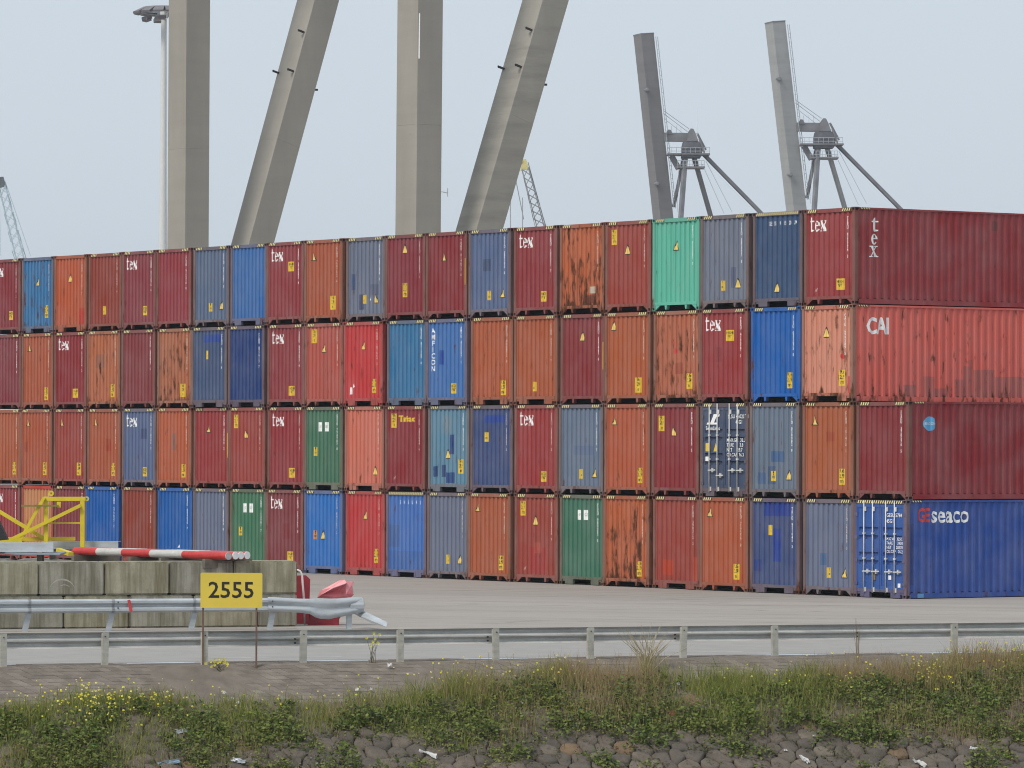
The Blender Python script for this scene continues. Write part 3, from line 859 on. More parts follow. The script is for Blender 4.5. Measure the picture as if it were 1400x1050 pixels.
def build_container(c, tier, spec):
    key, typ, rust, marks = spec[:4]
    pt = spec[4] if len(spec) > 4 else []
    stack = 22-c; row = ('top', 'third', 'second', 'bottom')[tier-1]
    seed = c*1.37+tier*4.9
    rgb = pal(key)
    rgb = tuple(v*(1+rng.uniform(-.07, .07)) for v in rgb)
    W0, W1, Z0, Z1 = 0.135, CW-0.135, 0.26, CH-0.125
    patches = [(W0+(W1-W0)*a, W0+(W1-W0)*b, Z0+(Z1-Z0)*e, Z0+(Z1-Z0)*f_, tuple(v*KALB for v in pc), st) for a, b, e, f_, pc, st in pt]
    ms = marks.split()
    kinds = [m.split(':')[0] for m in ms]
    feat = None
    if 'tex' in kinds: feat = 'with white lettered logo'
    elif 'ybar' in kinds: feat = 'with thin yellow bar'
    elif 'amf' in kinds: feat = 'with stacked white letters'
    elif 'trac' in kinds: feat = 'with yellow lettered logo'
    elif 'ws' in kinds: feat = 'with twin white plates'
    elif 'door1' in kinds or 'door2' in kinds: feat = 'showing its locked doors'
    elif 'full' in kinds: feat = 'with full hazard strip'
    elif rust > 1: feat = 'with heavy rust blotches'
    elif 'graf' in kinds: feat = 'with red scrawl'
    elif 'tri' in kinds and 'tall' in kinds: feat = 'with triangle and placard'
    elif 'tri' in kinds: feat = 'with yellow triangle'
    elif 'tall' in kinds or 'sm' in kinds: feat = 'with yellow placard'
    else: feat = 'without stickers'
    label = f"{PAL[key][1]} container {feat}, {row} tier, {ORD[stack]} stack from open row end"
    pos = P20 + RDIR*((c-1-20)*PW+0.041) + Vector((0, 0, (4-tier)*CH))
    pos += UDIR*rng.uniform(-0.06, 0.06) + RDIR*rng.uniform(-0.03, 0.03)
    root = thing('shipping_container', label, 'container', pos, CRZ, 'shipping containers stacked in the long row')
    pm = paint('container_paint', rgb, rust, 0.32, 0.6, seed, patches)
    rustmix = {'cobalt': 0.0, 'teal': 0.1}.get(key, 0.5 if max(rgb) != rgb[0] else 0.3)
    if key in ('slate', 'slateb', 'slate2', 'steel', 'navy', 'royal', 'blue'): rustmix = 0.55
    br = (0.17, 0.105, 0.08)
    frgb = tuple(a*(1-rustmix)*0.9+b*rustmix for a, b in zip(rgb, br))
    if key == 'peach': frgb = tuple(v*KALB for v in lin((190, 60, 42)))
    prgb = tuple(a*0.55+b*0.45 for a, b in zip(frgb, (0.155, 0.08, 0.055))) if key not in ('cobalt', 'teal', 'azure', 'red') else frgb
    fm = paint('container_frame_paint', frgb, 0.25+rust*0.5, 0.4, 0.7, seed+2.2)
    qm = paint('container_post_paint', prgb, 0.45+rust*0.4, 0.4, 0.8, seed+3.1)
    cm_ = [qm, DARK]
    sidem = pm
    if key == 'salmon2':
        sp_ = lin((158, 98, 92))
        sidem = paint('container_side_paint', tuple(v*KALB for v in lin((228, 112, 98))), 0.55, 0.35, 0.4, 2.0,
             [(2.0, 2.5, .17, .52, sp_, .75), (2.8, 3.2, .17, .78, sp_, .7), (3.2, 3.75, .17, .42, sp_, .75), (4.0, 4.35, .17, .7, sp_, .7), (4.35, 4.7, .17, 1.1, sp_, .7), (4.55, 4.75, 1.0, 1.3, sp_, .5), (4.75, 5.6, .17, 1.0, sp_, .7), (5.6, 9, .17, .8, sp_, .7)], axis=1)
        fm = paint('container_frame_paint', tuple(v*KALB for v in lin((190, 112, 90))), 0.9, 0.4, 0.7, 3.3)
    elif stack <= 2:
        c2 = {'redm': lin((156, 56, 58)), 'maroon': lin((146, 46, 50)), 'geblue': lin((46, 84, 164))}.get(key, lin((140, 48, 54)))
        sidem = paint('container_side_paint', tuple(v*KALB for v in c2), 0.1, 0.5, 0.5, 7.7+tier,
             [(5.35, 5.62, 2.32, 2.62, lin((110, 45, 45)), .8)] if tier == 1 else ([(0.2, 0.33, 0.4, 2.2, lin((30, 50, 110)), .7)] if tier == 4 else ()), axis=1)
    if typ == 'D':
        door_end(root, 1 if 'door1' in ms else 2, pm, fm)
    else:
        put('end_panel', ME['end_panel'], pm, root)
    put('side_panel', ME['side_panel'], sidem, root); put('side_panel', ME['side_panel_far'], pm, root)
    put('rear_panel', ME['rear_panel'], pm, root); put('roof', ME['roof'], fm, root)
    for k in ('post_l', 'post_r', 'post_rl', 'post_rr'): put('corner_post', ME[k], qm, root)
    for me in CAST: put('corner_casting', me, cm_, root)
    hm = fm
    if key == 'peach': hm = fm
    put('header', ME['header'], hm, root); put('header', ME['rear_header'], fm, root)
    put('sill', ME['sill_a' if typ == 'A' else 'sill_b'], fm if key not in ('teal', 'cobalt') else pm, root); put('sill', ME['rear_sill'], fm, root)
    for k in ('top_rail_r', 'top_rail_l'): put('top_rail', ME[k], fm if stack > 2 else sidem, root)
    for k in ('bottom_rail_r', 'bottom_rail_l'): put('bottom_rail', ME[k], fm if stack > 2 else sidem, root)
    put('underframe', ME['underframe'], DARK, root)  # coloured near-black so the shade of the gap is in the paint
    if 'full' in ms: put('hazard_stripe', ME['str_full'], STRIPE_M, root)
    elif key not in ('peach',) and not (tier == 1 and c in (1, 2)):
        put('hazard_stripe', ME['str_l'], STRIPE_M, root); put('hazard_stripe', ME['str_r'], STRIPE_M, root)
    # running number down the right of the end
    if typ != 'D' and not (tier == 1 and c == 7):
        own = 'TEXU' if 'tex' in kinds else rng.choice(['SLSU', 'TGHU', 'TRLU', 'GESU', 'CLHU', 'FSCU'])
        if key in ('slate', 'slateb', 'slate2'): own = 'SLJU'
        if key == 'salmon2': own = 'CAIU'
        if 'amf' in kinds: own = 'AMFU'
        body = '\n'.join(own+' '+''.join(rng.choice('0123456789') for _ in range(6))+' '+rng.choice('0123456789'))
        if 'full' not in ms:
            put('number_lettering', text_decal(body, W0+(W1-W0)*0.8889, 2.0, 0.125, 0.016, 0.76, xs=0.95), FADEDW if key in ('orange', 'orange2', 'tan', 'rusto', 'salmon', 'salmonb', 'brown', 'brown2', 'peach', 'red') or rng.random() < 0.25 else WHITE, root)
    for m in ms:
        k, _, a = m.partition(':')
        if a and k not in ('top', 'side'):
            fx, fz = (float(v) for v in a.split(','))
            X = W0+(W1-W0)*fx; Z = Z0+(Z1-Z0)*fz
        if k == 'tex': put('logo', TEX, WHITE, root)
        elif k in ('tall', 'sq', 'sm', 'osm'):
            a_, b_ = sticker('sm' if k == 'osm' else k, X, Z)
            o = put('placard', a_[0], ORANGE_MARK if k == 'osm' else YELLOW, root)
            put('placard_lettering', b_[0], BLACK, o)
        elif k == 'tri':
            a_, b_ = sticker('tri', X, Z)
            o = put('warning_triangle', a_[0], BLACK, root)
            put('triangle_face', b_[0], TRIY, o)
        elif k == 'ybar':
            q = MB(); q.box(CW-0.105, CW-0.075, 0.001, 0.005, 1.10, 1.98); put('yellow_bar', q, YELLOW, root)
        elif k == 'amf':
            put('logo', text_decal('\n'.join('AMFICON'), 0.395, 1.86, 0.245, 0.022, 0.86, xs=0.95), WHITE, root)
        elif k == 'trac':
            put('logo', text_decal('Triac', 1.30, 2.45, 0.29, 0.03, 1.0, xs=1.65), YELLOW, root)
        elif k == 'ws':
            for dx in (0, 0.37):
                o = put('white_plate', decal([rect(X-0.12+dx, X+0.10+dx, Z-0.16, Z+0.16)]), WHITE, root)
                put('plate_lettering', text_decal('GE' if dx == 0 else 'SE', X+dx, Z, 0.13, 0.0, lift=0.008), simple('grey_print', (0.42, 0.42, 0.42)), o)
        elif k == 'wlab':
            put('paper_label', decal([rect(X-0.13, X+0.13, Z-0.12, Z+0.10)]), simple('stained_label', (0.50, 0.42, 0.33)), root)
        elif k == 'scrap':
            put('torn_label', decal([[(X-0.05, Z-0.04), (X+0.03, Z-0.05), (X+0.06, Z+0.03), (X, Z+0.07)]]), WHITE, root)
        elif k == 'peel':
            put('torn_label', decal([[(X-0.06, Z-0.16), (X+0.05, Z-0.15), (X+0.04, Z+0.08), (X-0.03, Z+0.10)], [(X+0.14, Z+0.06), (X+0.24, Z+0.10), (X+0.20, Z+0.22), (X+0.16, Z+0.16)]]), WHITE, root)
        elif k == 'chalk':
            put('chalk_mark', decal([[(0.45+j*0.11, 0.40+0.05*(j % 2)), (0.48+j*0.11, 0.40), (0.56+j*0.10, 0.52), (0.53+j*0.10, 0.53)] for j in range(2)]), simple('chalk', (0.45, 0.30, 0.28)), root)
        elif k == 'graf':
            put('red_scrawl', decal([[(X-0.05, Z-0.22), (X+0.10, Z-0.22), (X+0.17, Z-0.12), (X+0.05, Z-0.02)], [(X-0.03, Z+0.02), (X+0.05, Z+0.02), (X+0.07, Z+0.10), (X, Z+0.12)], [(X-0.10, Z+0.10), (X-0.05, Z+0.10), (X-0.01, Z+0.22), (X-0.07, Z+0.18)]]), REDM, root)
        elif k == 'rcirc':
            put('red_disc', decal([[(W0+(W1-W0)*0.825+0.09*math.cos(t*math.pi/5), 1.36+0.09*math.sin(t*math.pi/5)) for t in range(10)]]), REDM, root)
        elif k == 'top':
            words = a.split('_')
            n = len(words); x0, x1 = W0+(W1-W0)*3/9, W0+(W1-W0)*8/9
            for i, wd in enumerate(words):
                put('number_lettering', text_decal(wd, x0+(x1-x0)*i/(n-1), 2.53, 0.17, 0.012, xs=0.62), WHITE, root)
    if key == 'redm' and stack == 2 and tier == 1:
        put('logo', decal(letter_t(0.66, 2.18, 0.42, 1.35)+letter_e(0.64, 1.79, 0.44, 1.0)+letter_x(0.61, 1.42, 0.45, 0.95), SIDE_PROF, F_SIDE), WHITE, root)
    if key == 'salmon2':
        put('logo', text_decal('CAI', 1.02, 2.24, 0.68, 0.03, 1.0, SIDE_PROF, F_SIDE, xs=0.80), WHITE, root)
    if 'side:sticker' in ms:
        o = put('round_sticker', decal([[(0.83+0.24*math.cos(t*math.pi/8), 2.24+0.215*math.sin(t*math.pi/8)) for t in range(16)]], SIDE_PROF, F_SIDE), SKYBLUE, root)
        put('sticker_lettering', text_decal('BEACON', 0.83, 2.24, 0.10, 0.006, 1.0, SIDE_PROF, F_SIDE, 0.008), WHITE, o)
    if key == 'geblue':
        put('logo', text_decal('GE', 0.70, 2.43, 0.56, 0.03, 1.0, SIDE_PROF, F_SIDE, xs=0.62), REDM, root)
        put('logo', text_decal('seaco', 1.70, 2.445, 0.70, 0.016, 1.0, SIDE_PROF, F_SIDE, xs=0.92), WHITE, root)
        q = MB(); q.box(CW-0.012, CW-0.006, 0.45, 0.68, 0.03, 0.15); put('blue_plate', q, simple('blue_plate', (0.10, 0.28, 0.52)), root)
    if stack <= 2 and key != 'geblue':
        put('hazard_stripe', ME['str_side'], STRIPE_M, root)
    elif stack == 1:
        put('hazard_stripe', ME['str_side'], STRIPE_M, root)
    return root

for tier, T in enumerate((T1, T2, T3, T4), 1):
    for c, spec in enumerate(T): build_container(c, tier, spec)
# ------------------------------------------------------------------ roadside rail
def wprof(h=0.31, d=0.08):
    """W-beam section as (depth, height) points"""
    return [(0.0, h/2), (-0.012, h/2-0.012), (-d, h*0.36), (-d, h*0.20), (-0.006, h*0.045), (-0.006, -h*0.045), (-d, -h*0.20), (-d, -h*0.36), (-0.012, -h/2+0.012), (0.0, -h/2)]
def wbeam(mb, p, q, nrm, h=0.31, d=0.08, th=0.006):
    p, q, nrm = Vector(p), Vector(q), Vector(nrm)
    pr = wprof(h, d); n = len(pr)
    b0 = len(mb.v)
    for c in (p, q):
        for s_ in (0, th):
            for dep, z in pr: mb.v.append(tuple(c + nrm*(-(dep)+0 - s_) + Vector((0, 0, z))))
    for i in range(n-1):
        mb.f.append((b0+i, b0+i+1, b0+2*n+i+1, b0+2*n+i)); mb.m.append(0)
        mb.f.append((b0+n+i+1, b0+n+i, b0+3*n+i, b0+3*n+i+1)); mb.m.append(0)
    for i in (0, n-1):
        mb.f.append((b0+i, b0+n+i, b0+3*n+i, b0+2*n+i)); mb.m.append(0)
def galv_weathered(name, c, dirt):
    m, t, b = mat_new(name)
    v = coords(t, (0.7, 0.7, 4)); v2 = coords(t)
    n = noise_(t, v, 2.0, 5, 0.65); n2 = noise_(t, v2, 9, 4, 0.7)
    c1 = mixc(t, ramp(t, n, 0.3, 0.72).outputs[0], tuple(x*0.78 for x in c), tuple(min(1, x*1.15) for x in c))
    c1 = mixc(t, math_(t, 'MULTIPLY', ramp(t, n2, 0.5, 0.8).outputs[0], dirt), c1, (0.15, 0.13, 0.10))
    t.links.new(c1, b.inputs['Base Color']); b.inputs['Metallic'].default_value = 0.12; b.inputs['Roughness'].default_value = 0.55
    return m
RAILM = galv_weathered('dull_galvanised_rail', (0.50, 0.495, 0.475), 0.32)
RAILM2 = galv_weathered('bright_galvanised_rail', (0.43, 0.465, 0.49), 0.18)
POSTM = galv_weathered('dull_galvanised_post', (0.47, 0.455, 0.39), 0.45)
rail = thing('roadside_guardrail', 'long dull grey steel guardrail with short posts between road and weedy bank', 'guardrail', RA)
off = -RA
SPC = RLEN/10
z_c = 0.50
skip = {9}
for i in range(-6, 18):
    e = i*SPC
    if i not in skip:
        m_ = MB()
        c = bp(e, 0.0)
        m_.bar(c+Vector((0, 0, -0.15)), c+Vector((0, 0, 0.66)), 0.012, 0.11, up=EDIR)
        m_.bar(c-NDIR*0.05+Vector((0, 0, -0.15)), c-NDIR*0.05+Vector((0, 0, 0.66)), 0.006, 0.09, up=EDIR)
        # sigma post: web across the view with folded lips
        m_ = MB()
        a0, a1 = c-EDIR*0.065, c+EDIR*0.065
        m_.prism([a0, a1, a1-NDIR*0.012, a0-NDIR*0.012], (0, 0, 0.66))
        m_.prism([a1-NDIR*0.0121, a1-NDIR*0.10, a1-NDIR*0.10-EDIR*0.012, a1-NDIR*0.0121-EDIR*0.012], (0, 0, 0.64))
        m_.prism([a0-NDIR*0.0121, a0-NDIR*0.10, a0-NDIR*0.10+EDIR*0.012, a0-NDIR*0.0121+EDIR*0.012], (0, 0, 0.64))
        for k, v_ in enumerate(m_.v):
            if abs(v_[2]) < 1e-6: m_.v[k] = (v_[0], v_[1], -0.25)
        lean = [0.0, 0.02, -0.01, 0.015, 0.0, -0.015, 0.01, 0.02, -0.01, 0, 0.0][i % 11]
        m_.v = [(x+EDIR.x*lean*z, y+EDIR.y*lean*z, z) for x, y, z in m_.v]
        po = put('post', shift(m_, off), POSTM, rail)
        bl = MB()
        bl.tube([c+NDIR*0.012+Vector((0, 0, 0.58)), c+NDIR*-0.01+Vector((0, 0, 0.58))], 0.014, 6)
        put('bolt', shift(bl, off), DARK, po)
for i in range(-6, 17):
    m_ = MB()
    wbeam(m_, bp(i*SPC, -0.19, z_c), bp((i+1)*SPC-0.004, -0.19, z_c), NDIR*-1, 0.32, 0.085)
    put('beam', shift(m_, off), RAILM, rail)
    if i in (3, 5, 7, 9):
        e = i*SPC-0.14
        for dz in (-0.02, -0.10):
            bl = MB(); bl.tube([bp(e, -0.18, z_c+dz), bp(e, -0.14, z_c+dz)], 0.02, 6)
            put('splice_bolt', shift(bl, off), DARK, rail)

# ------------------------------------------------------------------ numbered sign
sg = gnd(312, 907.5); sg = sg+NDIR*0.24; sg.z = 0
sgD = sg.y
s0, s1 = at(274, 831, sgD), at(358.5, 831.5, sgD)
t0_ = at(274, 783, sgD)
sn = thing('number_sign', 'yellow board with black number 2555 on two rusty posts', 'sign', Vector((sg.x, sg.y, 0)))
off = -Vector((sg.x, sg.y, 0))
bw = (s1-s0).length; bh = t0_.z-s0.z; ux = (s1-s0).normalized(); fr_ = Vector((ux.y, -ux.x, 0)).normalized()
mb = MB()
c = 0.02
lo = [s0+ux*c, s1-ux*c, s1+Vector((0,0,c)), s1+Vector((0,0,bh-c)), s1-ux*c+Vector((0,0,bh)), s0+ux*c+Vector((0,0,bh)), s0+Vector((0,0,bh-c)), s0+Vector((0,0,c))]
mb.prism([p for p in lo], -fr_*0.035)
SIGNY = simple('sign_yellow_enamel', (0.74, 0.55, 0.07), 0.4, var=0.06, scale=1.5)
bd = put('board', shift(mb, off), SIGNY, sn)
bm = text_bm('2555', 0.46, 0.012, xs=1.03)
cx_ = s0+ux*bw*0.5+Vector((0, 0, bh*0.49))+fr_*0.004
for v in bm.verts: v.co = cx_+ux*v.co.x+Vector((0, 0, v.co.y))+off
me = bpy.data.meshes.new('lettering'); bm.to_mesh(me); bm.free()
put('lettering', me, simple('black_numerals', (0.018, 0.014, 0.01), 0.5), bd)
for px_, yb in ((277.5, 912), (350.5, 910)):
    p = at(px_, 830, sgD); p.z = 0
    mb = MB(); mb.bar(p-fr_*0.055+Vector((0,0,-0.2)), p-fr_*0.055+Vector((0,0,s0.z+bh*0.8)), 0.065, 0.035, up=ux)
    put('post', shift(mb, off), simple('rusty_post', (0.16, 0.095, 0.065), 0.85, var=0.35, scale=5), sn)
# ------------------------------------------------------------------ concrete block wall with its fill
WA, WB = at(0, 800, 115.0), at(407, 800, 117.4)
WA.z = WB.z = 0
WD = (WB-WA).normalized(); WN = Vector((WD.y, -WD.x, 0))       # WN towards the camera
WL = (WB-WA).length
def concrete_mat(seed, tint=(1, 1, 1)):
    m, t, b = mat_new('stained_concrete')
    v = coords(t, (1, 1, 1), (seed, seed*2.1, seed)); vs_ = coords(t, (5.0, 5.0, 0.35), (seed*3, seed, 0))
    n = noise_(t, v, 1.6, 5, 0.65); st = noise_(t, vs_, 1.0, 4, 0.7); f = noise_(t, v, 18, 4, 0.7)
    c = mixc(t, ramp(t, n, 0.3, 0.7).outputs[0], (0.25, 0.23, 0.18), (0.40, 0.375, 0.305))
    c = mixc(t, math_(t, 'MULTIPLY', ramp(t, st, 0.42, 0.66).outputs[0], 0.85), c, (0.125, 0.108, 0.062))
    st2 = noise_(t, coords(t, (7, 7, 0.3), (seed, 4, 2)), 1.0, 3, 0.7)
    c = mixc(t, math_(t, 'MULTIPLY', ramp(t, st2, 0.56, 0.75).outputs[0], 0.5), c, (0.48, 0.46, 0.40))
    c = mixc(t, math_(t, 'MULTIPLY', ramp(t, f, 0.5, 0.8).outputs[0], 0.35), c, (0.14, 0.13, 0.11))
    c = mixc(t, 1.0, c, tint, 'MULTIPLY')
    t.links.new(c, b.inputs['Base Color']); b.inputs['Roughness'].default_value = 0.9
    bump_(t, b, f, 0.4, 0.01)
    return m
CONC = [concrete_mat(s, q) for s, q in ((0.0, (1.02, 1.01, 0.90)), (3.3, (0.90, 0.91, 0.92)), (6.1, (1.10, 1.08, 0.98)), (9.7, (0.97, 0.98, 0.98)))]
wall = thing('concrete_block_wall', 'stained wall of big stacked concrete blocks behind the bent guardrail', 'wall', WA)
off = -WA
def block(e0, e1, z0, z1, mi):
    bm = bmesh.new(); bmesh.ops.create_cube(bm, size=1.0)
    for v in bm.verts:
        p = WA + WD*((e0+e1)/2+v.co.x*(e1-e0-0.022)) - WN*(0.4+v.co.y*0.8) + Vector((0, 0, (z0+z1)/2+v.co.z*(z1-z0-0.006)))
        v.co = p+off
    bmesh.ops.bevel(bm, geom=bm.edges[:], offset=0.035, segments=2, affect='EDGES')
    me = bpy.data.meshes.new('block'); bm.to_mesh(me); bm.free()
    return put('concrete_block', me, CONC[mi], wall, False)
BW = 1.62
e = WL; k = 0
while e > -6:
    block(e-BW, e, 0.80, 1.61, k % 4); e -= BW; k += 1
e = WL; k = 2
block(e-BW*0.62, e, 0.0, 0.797, 1); e -= BW*0.62
while e > -6:
    block(e-BW, e, 0.0, 0.797, k % 4); e -= BW; k += 1
m_ = MB(); n = 12
def wpt(x, y):
    d = FW*FPX+RT*(x-700)-UP*(y-525); s_ = ((WA+WN*0.004-CAM).dot(WN))/d.dot(WN); return CAM+d*s_
for k in range(n):
    a0, a1 = math.pi*(0.03+0.92*k/n), math.pi*(0.03+0.92*(k+1)/n)
    m_.poly([wpt(85-18*math.cos(a), 809-r_*math.sin(a)) for a, r_ in ((a0, 18), (a1, 18), (a1, 15.6), (a0, 15.6))])
    if 3 < k < 9: m_.poly([wpt(88-11*math.cos(a), 811-r_*math.sin(a)) for a, r_ in ((a0, 12), (a1, 12), (a1, 10.8), (a0, 10.8))])
put('chalk_arc', shift(m_, off).mesh('chalk_arc', fix=False), simple('faint_chalk', (0.40, 0.385, 0.34), 0.9), wall)
# earth and rubble tipped behind the wall
mb = MB(); n1, n2 = 60, 22
for i in range(n1+1):
    for j in range(n2+1):
        d_ = 0.83+j*9.5/n2
        ee = -7+(WL-0.35+7-d_*0.33)*i/n1
        ed = min(1, (n1-i)/5)*min(1, (n2-j)/4)
        p = WA + WD*ee - WN*d_
        z = (1.47+0.07*mnoise.noise((ee*1.7, d_*1.7, 1))+0.035*mnoise.noise((ee*6, d_*6, 2)))*(0.02+0.98*ed**0.6)
        mb.v.append((p.x, p.y, max(0.003, z)))
for i in range(n1):
    for j in range(n2):
        q = i*(n2+1)+j
        mb.f.append((q, q+n2+1, q+n2+2, q+1)); mb.m.append(0)
tag(put('tipped_rubble', mb.mesh('rubble'), simple('rubble', (0.20, 0.185, 0.16), 0.95, var=0.45, scale=9, bump=0.8)), kind='structure')

def lbar(name, mat, parent, off, p, q, w_, h_, up=(0, 0, 1), **kw):
    m_ = MB(); m_.bar(p, q, w_, h_, up, **kw); return put(name, shift(m_, off), mat, parent)

# yellow welded steel frame standing on the fill
YD = 122.4
YEL = simple('yellow_frame_paint', (0.66, 0.52, 0.02), 0.45, var=0.12, scale=3)
fb = at(70, 748, YD)
fy = thing('steel_truss', 'yellow welded steel frame with diagonal braces on the rubble behind the wall', 'frame', fb)
off = -fb
Y = lambda x, y, dd=0.0: at(x, y, YD+dd)
KP = YD/FPX
for nm, a, b_, wpx, hpx, dd in (
    ('top_beam', (62, 682), (117, 682), 5.5, 6.5, 0), ('upright', (63, 679), (63, 752), 5.5, 5.5, 0.0), ('upright', (112.7, 685), (112.7, 752), 6, 6, 0.0),
    ('brace', (60.5, 680), (28, 738), 4.2, 4.2, -0.11), ('brace', (110, 691), (10, 740), 4.6, 4.6, -0.12), ('brace', (-60, 664), (62, 737), 4.8, 5.4, 0.12),
    ('cross_bar', (65, 715), (115, 715), 2, 2, 0.0), ('base_bar', (-40, 737), (103, 736.5), 5, 3.2, 0.25), ('base_bar', (-40, 739.5), (30, 739), 5, 3.2, -0.25)):
    lbar(nm, YEL, fy, off, Y(*a, dd), Y(*b_, dd), wpx*KP, hpx*KP, up=(0, 1, 0) if nm != 'upright' else (1, 0, 0))
for x_ in (63, 112.7):
    lbar('foot', YEL, fy, off, Y(x_, 753, -0.5), Y(x_, 753, 0.5), 0.12, 0.06)
lbar('handle_bar', simple('olive_bar', (0.22, 0.19, 0.04), 0.6), fy, off, Y(29, 691.5, -0.2), Y(80, 691.5, -0.2), 0.05, 2.6*KP, up=(0, 0, 1))
m_ = MB(); m_.prism([Y(77.5, 686, -0.15), Y(83, 686, -0.15), Y(83, 694, -0.15), Y(77.5, 694, -0.15)], (0, 0.03, 0)); put('lug_plate', shift(m_, off), YEL, fy)
def eye(cx, cy, r, rot=0):
    m_ = MB(); n = 14
    loop = [Y(cx+r*math.cos(2*math.pi*k/n+rot), cy+r*math.sin(2*math.pi*k/n+rot), -0.03) for k in range(n)]
    hole = [Y(cx+r*.4*math.cos(2*math.pi*k/n+rot), cy+r*.4*math.sin(2*math.pi*k/n+rot), -0.03) for k in range(n)]
    o2 = Vector((0, 0.06, 0)); b0 = len(m_.v)
    m_.v += [tuple(p) for p in loop+hole]+[tuple(p+o2) for p in loop+hole]
    for k in range(n):
        j = (k+1) % n
        m_.f += [(k, j, n+j, n+k), (2*n+k, 3*n+k, 3*n+j, 2*n+j), (k, 2*n+k, 2*n+j, j), (n+k, n+j, 3*n+j, 3*n+k)]; m_.m += [0]*4
    put('lifting_eye', shift(m_, off), YEL, fy)
eye(69.8, 674.5, 3.8); eye(118.5, 682, 3.2)

# galvanised channels lying on the wall
def channel(a, b_, D0, D1, h_, dep, label):
    p, q = at(*a, D0), at(*b_, D1)
    root = thing('steel_channel', label, 'steel beam', (p+q)/2-Vector((0, 0, h_/2)))
    o_ = -Vector(root.location)
    d = (q-p).normalized(); s_ = Vector((d.y, -d.x, 0)).normalized()
    for nm, c0, w_, hh in (('web', s_*(dep/2-0.006), 0.012, h_), ('flange', Vector((0, 0, h_/2-0.006))-s_*0.0065, dep-0.013, 0.012), ('flange', Vector((0, 0, -h_/2+0.006))-s_*0.0065, dep-0.013, 0.012)):
        m_ = MB(); m_.bar(p+c0, q+c0, w_, hh); put(nm, shift(m_, o_), RAILM2, root)
    for tt in (0.12, 0.85):
        c0 = p.lerp(q, tt); zb = c0.z-h_/2
        if zb-1.5 > 0.05:
            m_ = MB(); m_.box(c0.x-0.06, c0.x+0.06, c0.y-0.3, c0.y+0.3, 1.5, zb-0.001); put('packing_timber', shift(m_, o_), TIMB, root)
TIMB = simple('weathered_timber', (0.16, 0.135, 0.105), 0.9, var=0.3, scale=6)
channel((-60, 747.5), (76, 748.5), 118.2, 117.3, 0.235, 0.26, 'galvanised steel channel with open end lying beside the yellow frame')
channel((60, 745), (163.5, 745.3), 123.2, 122.6, 0.20, 0.22, 'thinner galvanised channel resting behind the striped poles')
p, q = at(22, 758.5, 117.0), at(82, 759, 116.8)
m_ = MB(); m_.prism([p, q, q+Vector((0.05, 1.1, 0.02)), p+Vector((-0.6, 1.1, 0.02))], (0, 0, 0.035))
tag(put('steel_plate', m_, simple('blue_grey_plate', (0.25, 0.29, 0.33), 0.55, 0.3)), 'blue grey flat steel plate lying on rubble under the channel', 'steel plate')
p, q = at(80, 752, 118.6), at(97, 757.5, 118.0)
m_ = MB(); m_.bar(p, q, 0.14, 0.09); o = put('yellow_bar', m_, YEL); tag(o, 'short yellow steel bar poking out under the channels', 'steel bar')
m_ = MB(); m_.prism([at(-30, 700, 119.6), at(-2, 712, 119.6), at(10, 738, 119.6), at(-30, 742, 119.6)], (0, 0.4, 0))
tag(put('rubber_mat', m_, simple('black_rubber', (0.02, 0.02, 0.022), 0.7)), 'black rubber sheet slumped beside the yellow frame', 'rubber mat')

# striped barrier poles stacked on the wall
PR = simple('pole_red', (0.52, 0.035, 0.03), 0.45, var=0.25, scale=4); PWH = simple('pole_white', (0.50, 0.49, 0.46), 0.5, var=0.15, scale=4)
CAPW = simple('pole_cap_white', (0.86, 0.85, 0.83), 0.5)
pole_lab = ['red and white striped barrier pole, foremost, with dented grey end', 'red and white striped barrier pole with white end, next to the grey-ended pole',
            'red and white striped barrier pole between two white-ended poles', 'red and white striped barrier pole lying farthest from the grey-ended pole']
e_near = [(312, 759.0), (321.5, 758.2), (329, 757.5), (337.5, 757.8)]
for i in range(4):
    D1 = 116.25+i*0.16
    pe = at(*e_near[i], D1); pe.z = 1.755+(0.0 if i != 0 else -0.01)
    ps = at(103+i*6, 755.5-i*0.4, 121.0+i*0.1); ps.z = 1.755
    r = 0.094
    rt = thing('barrier_pole', pole_lab[i], 'pole', (pe+ps)/2-Vector((0, 0, r)), 0, 'striped barrier poles on the wall')
    o_ = -Vector(rt.location)
    cuts = [0.0, 0.155, 0.325, 0.51, 0.72, 1.0]
    if i: cuts = [0.0, 0.19+0.02*i, 0.38, 0.57, 0.78, 1.0]
    for k in range(5):
        m_ = MB(); m_.tube([ps.lerp(pe, cuts[k]), ps.lerp(pe, cuts[k+1])], r, 16)
        put('red_band' if k % 2 == 0 else 'white_band', shift(m_, o_), PR if k % 2 == 0 else PWH, rt, False)
    d = (pe-ps).normalized()
    m_ = MB(); m_.tube([pe+d*0.001, pe+d*0.02], r*1.0, 16); put('end_cap', shift(m_, o_), RAILM if i == 0 else CAPW, rt)
for i, t_ in enumerate((0.04, 0.42, 0.62, 0.9)):
    a = at(103, 755.5, 121.0).lerp(at(312, 759, 116.25), t_); z1 = 1.755-0.094-0.001
    m_ = MB(); c0 = Vector((a.x, a.y, 0)); dd = Vector((0.5, 0.35, 0)).normalized()
    m_.bar(c0-dd*0.25+Vector((0, 0, (z1+1.45)/2)), c0+dd*1.1+Vector((0, 0, (z1+1.45)/2)), 0.12, z1-1.45)
    tag(put('timber_bearer', m_, TIMB), 'short grey timber bearer under the striped poles', 'timber', 'timber bearers under the poles')

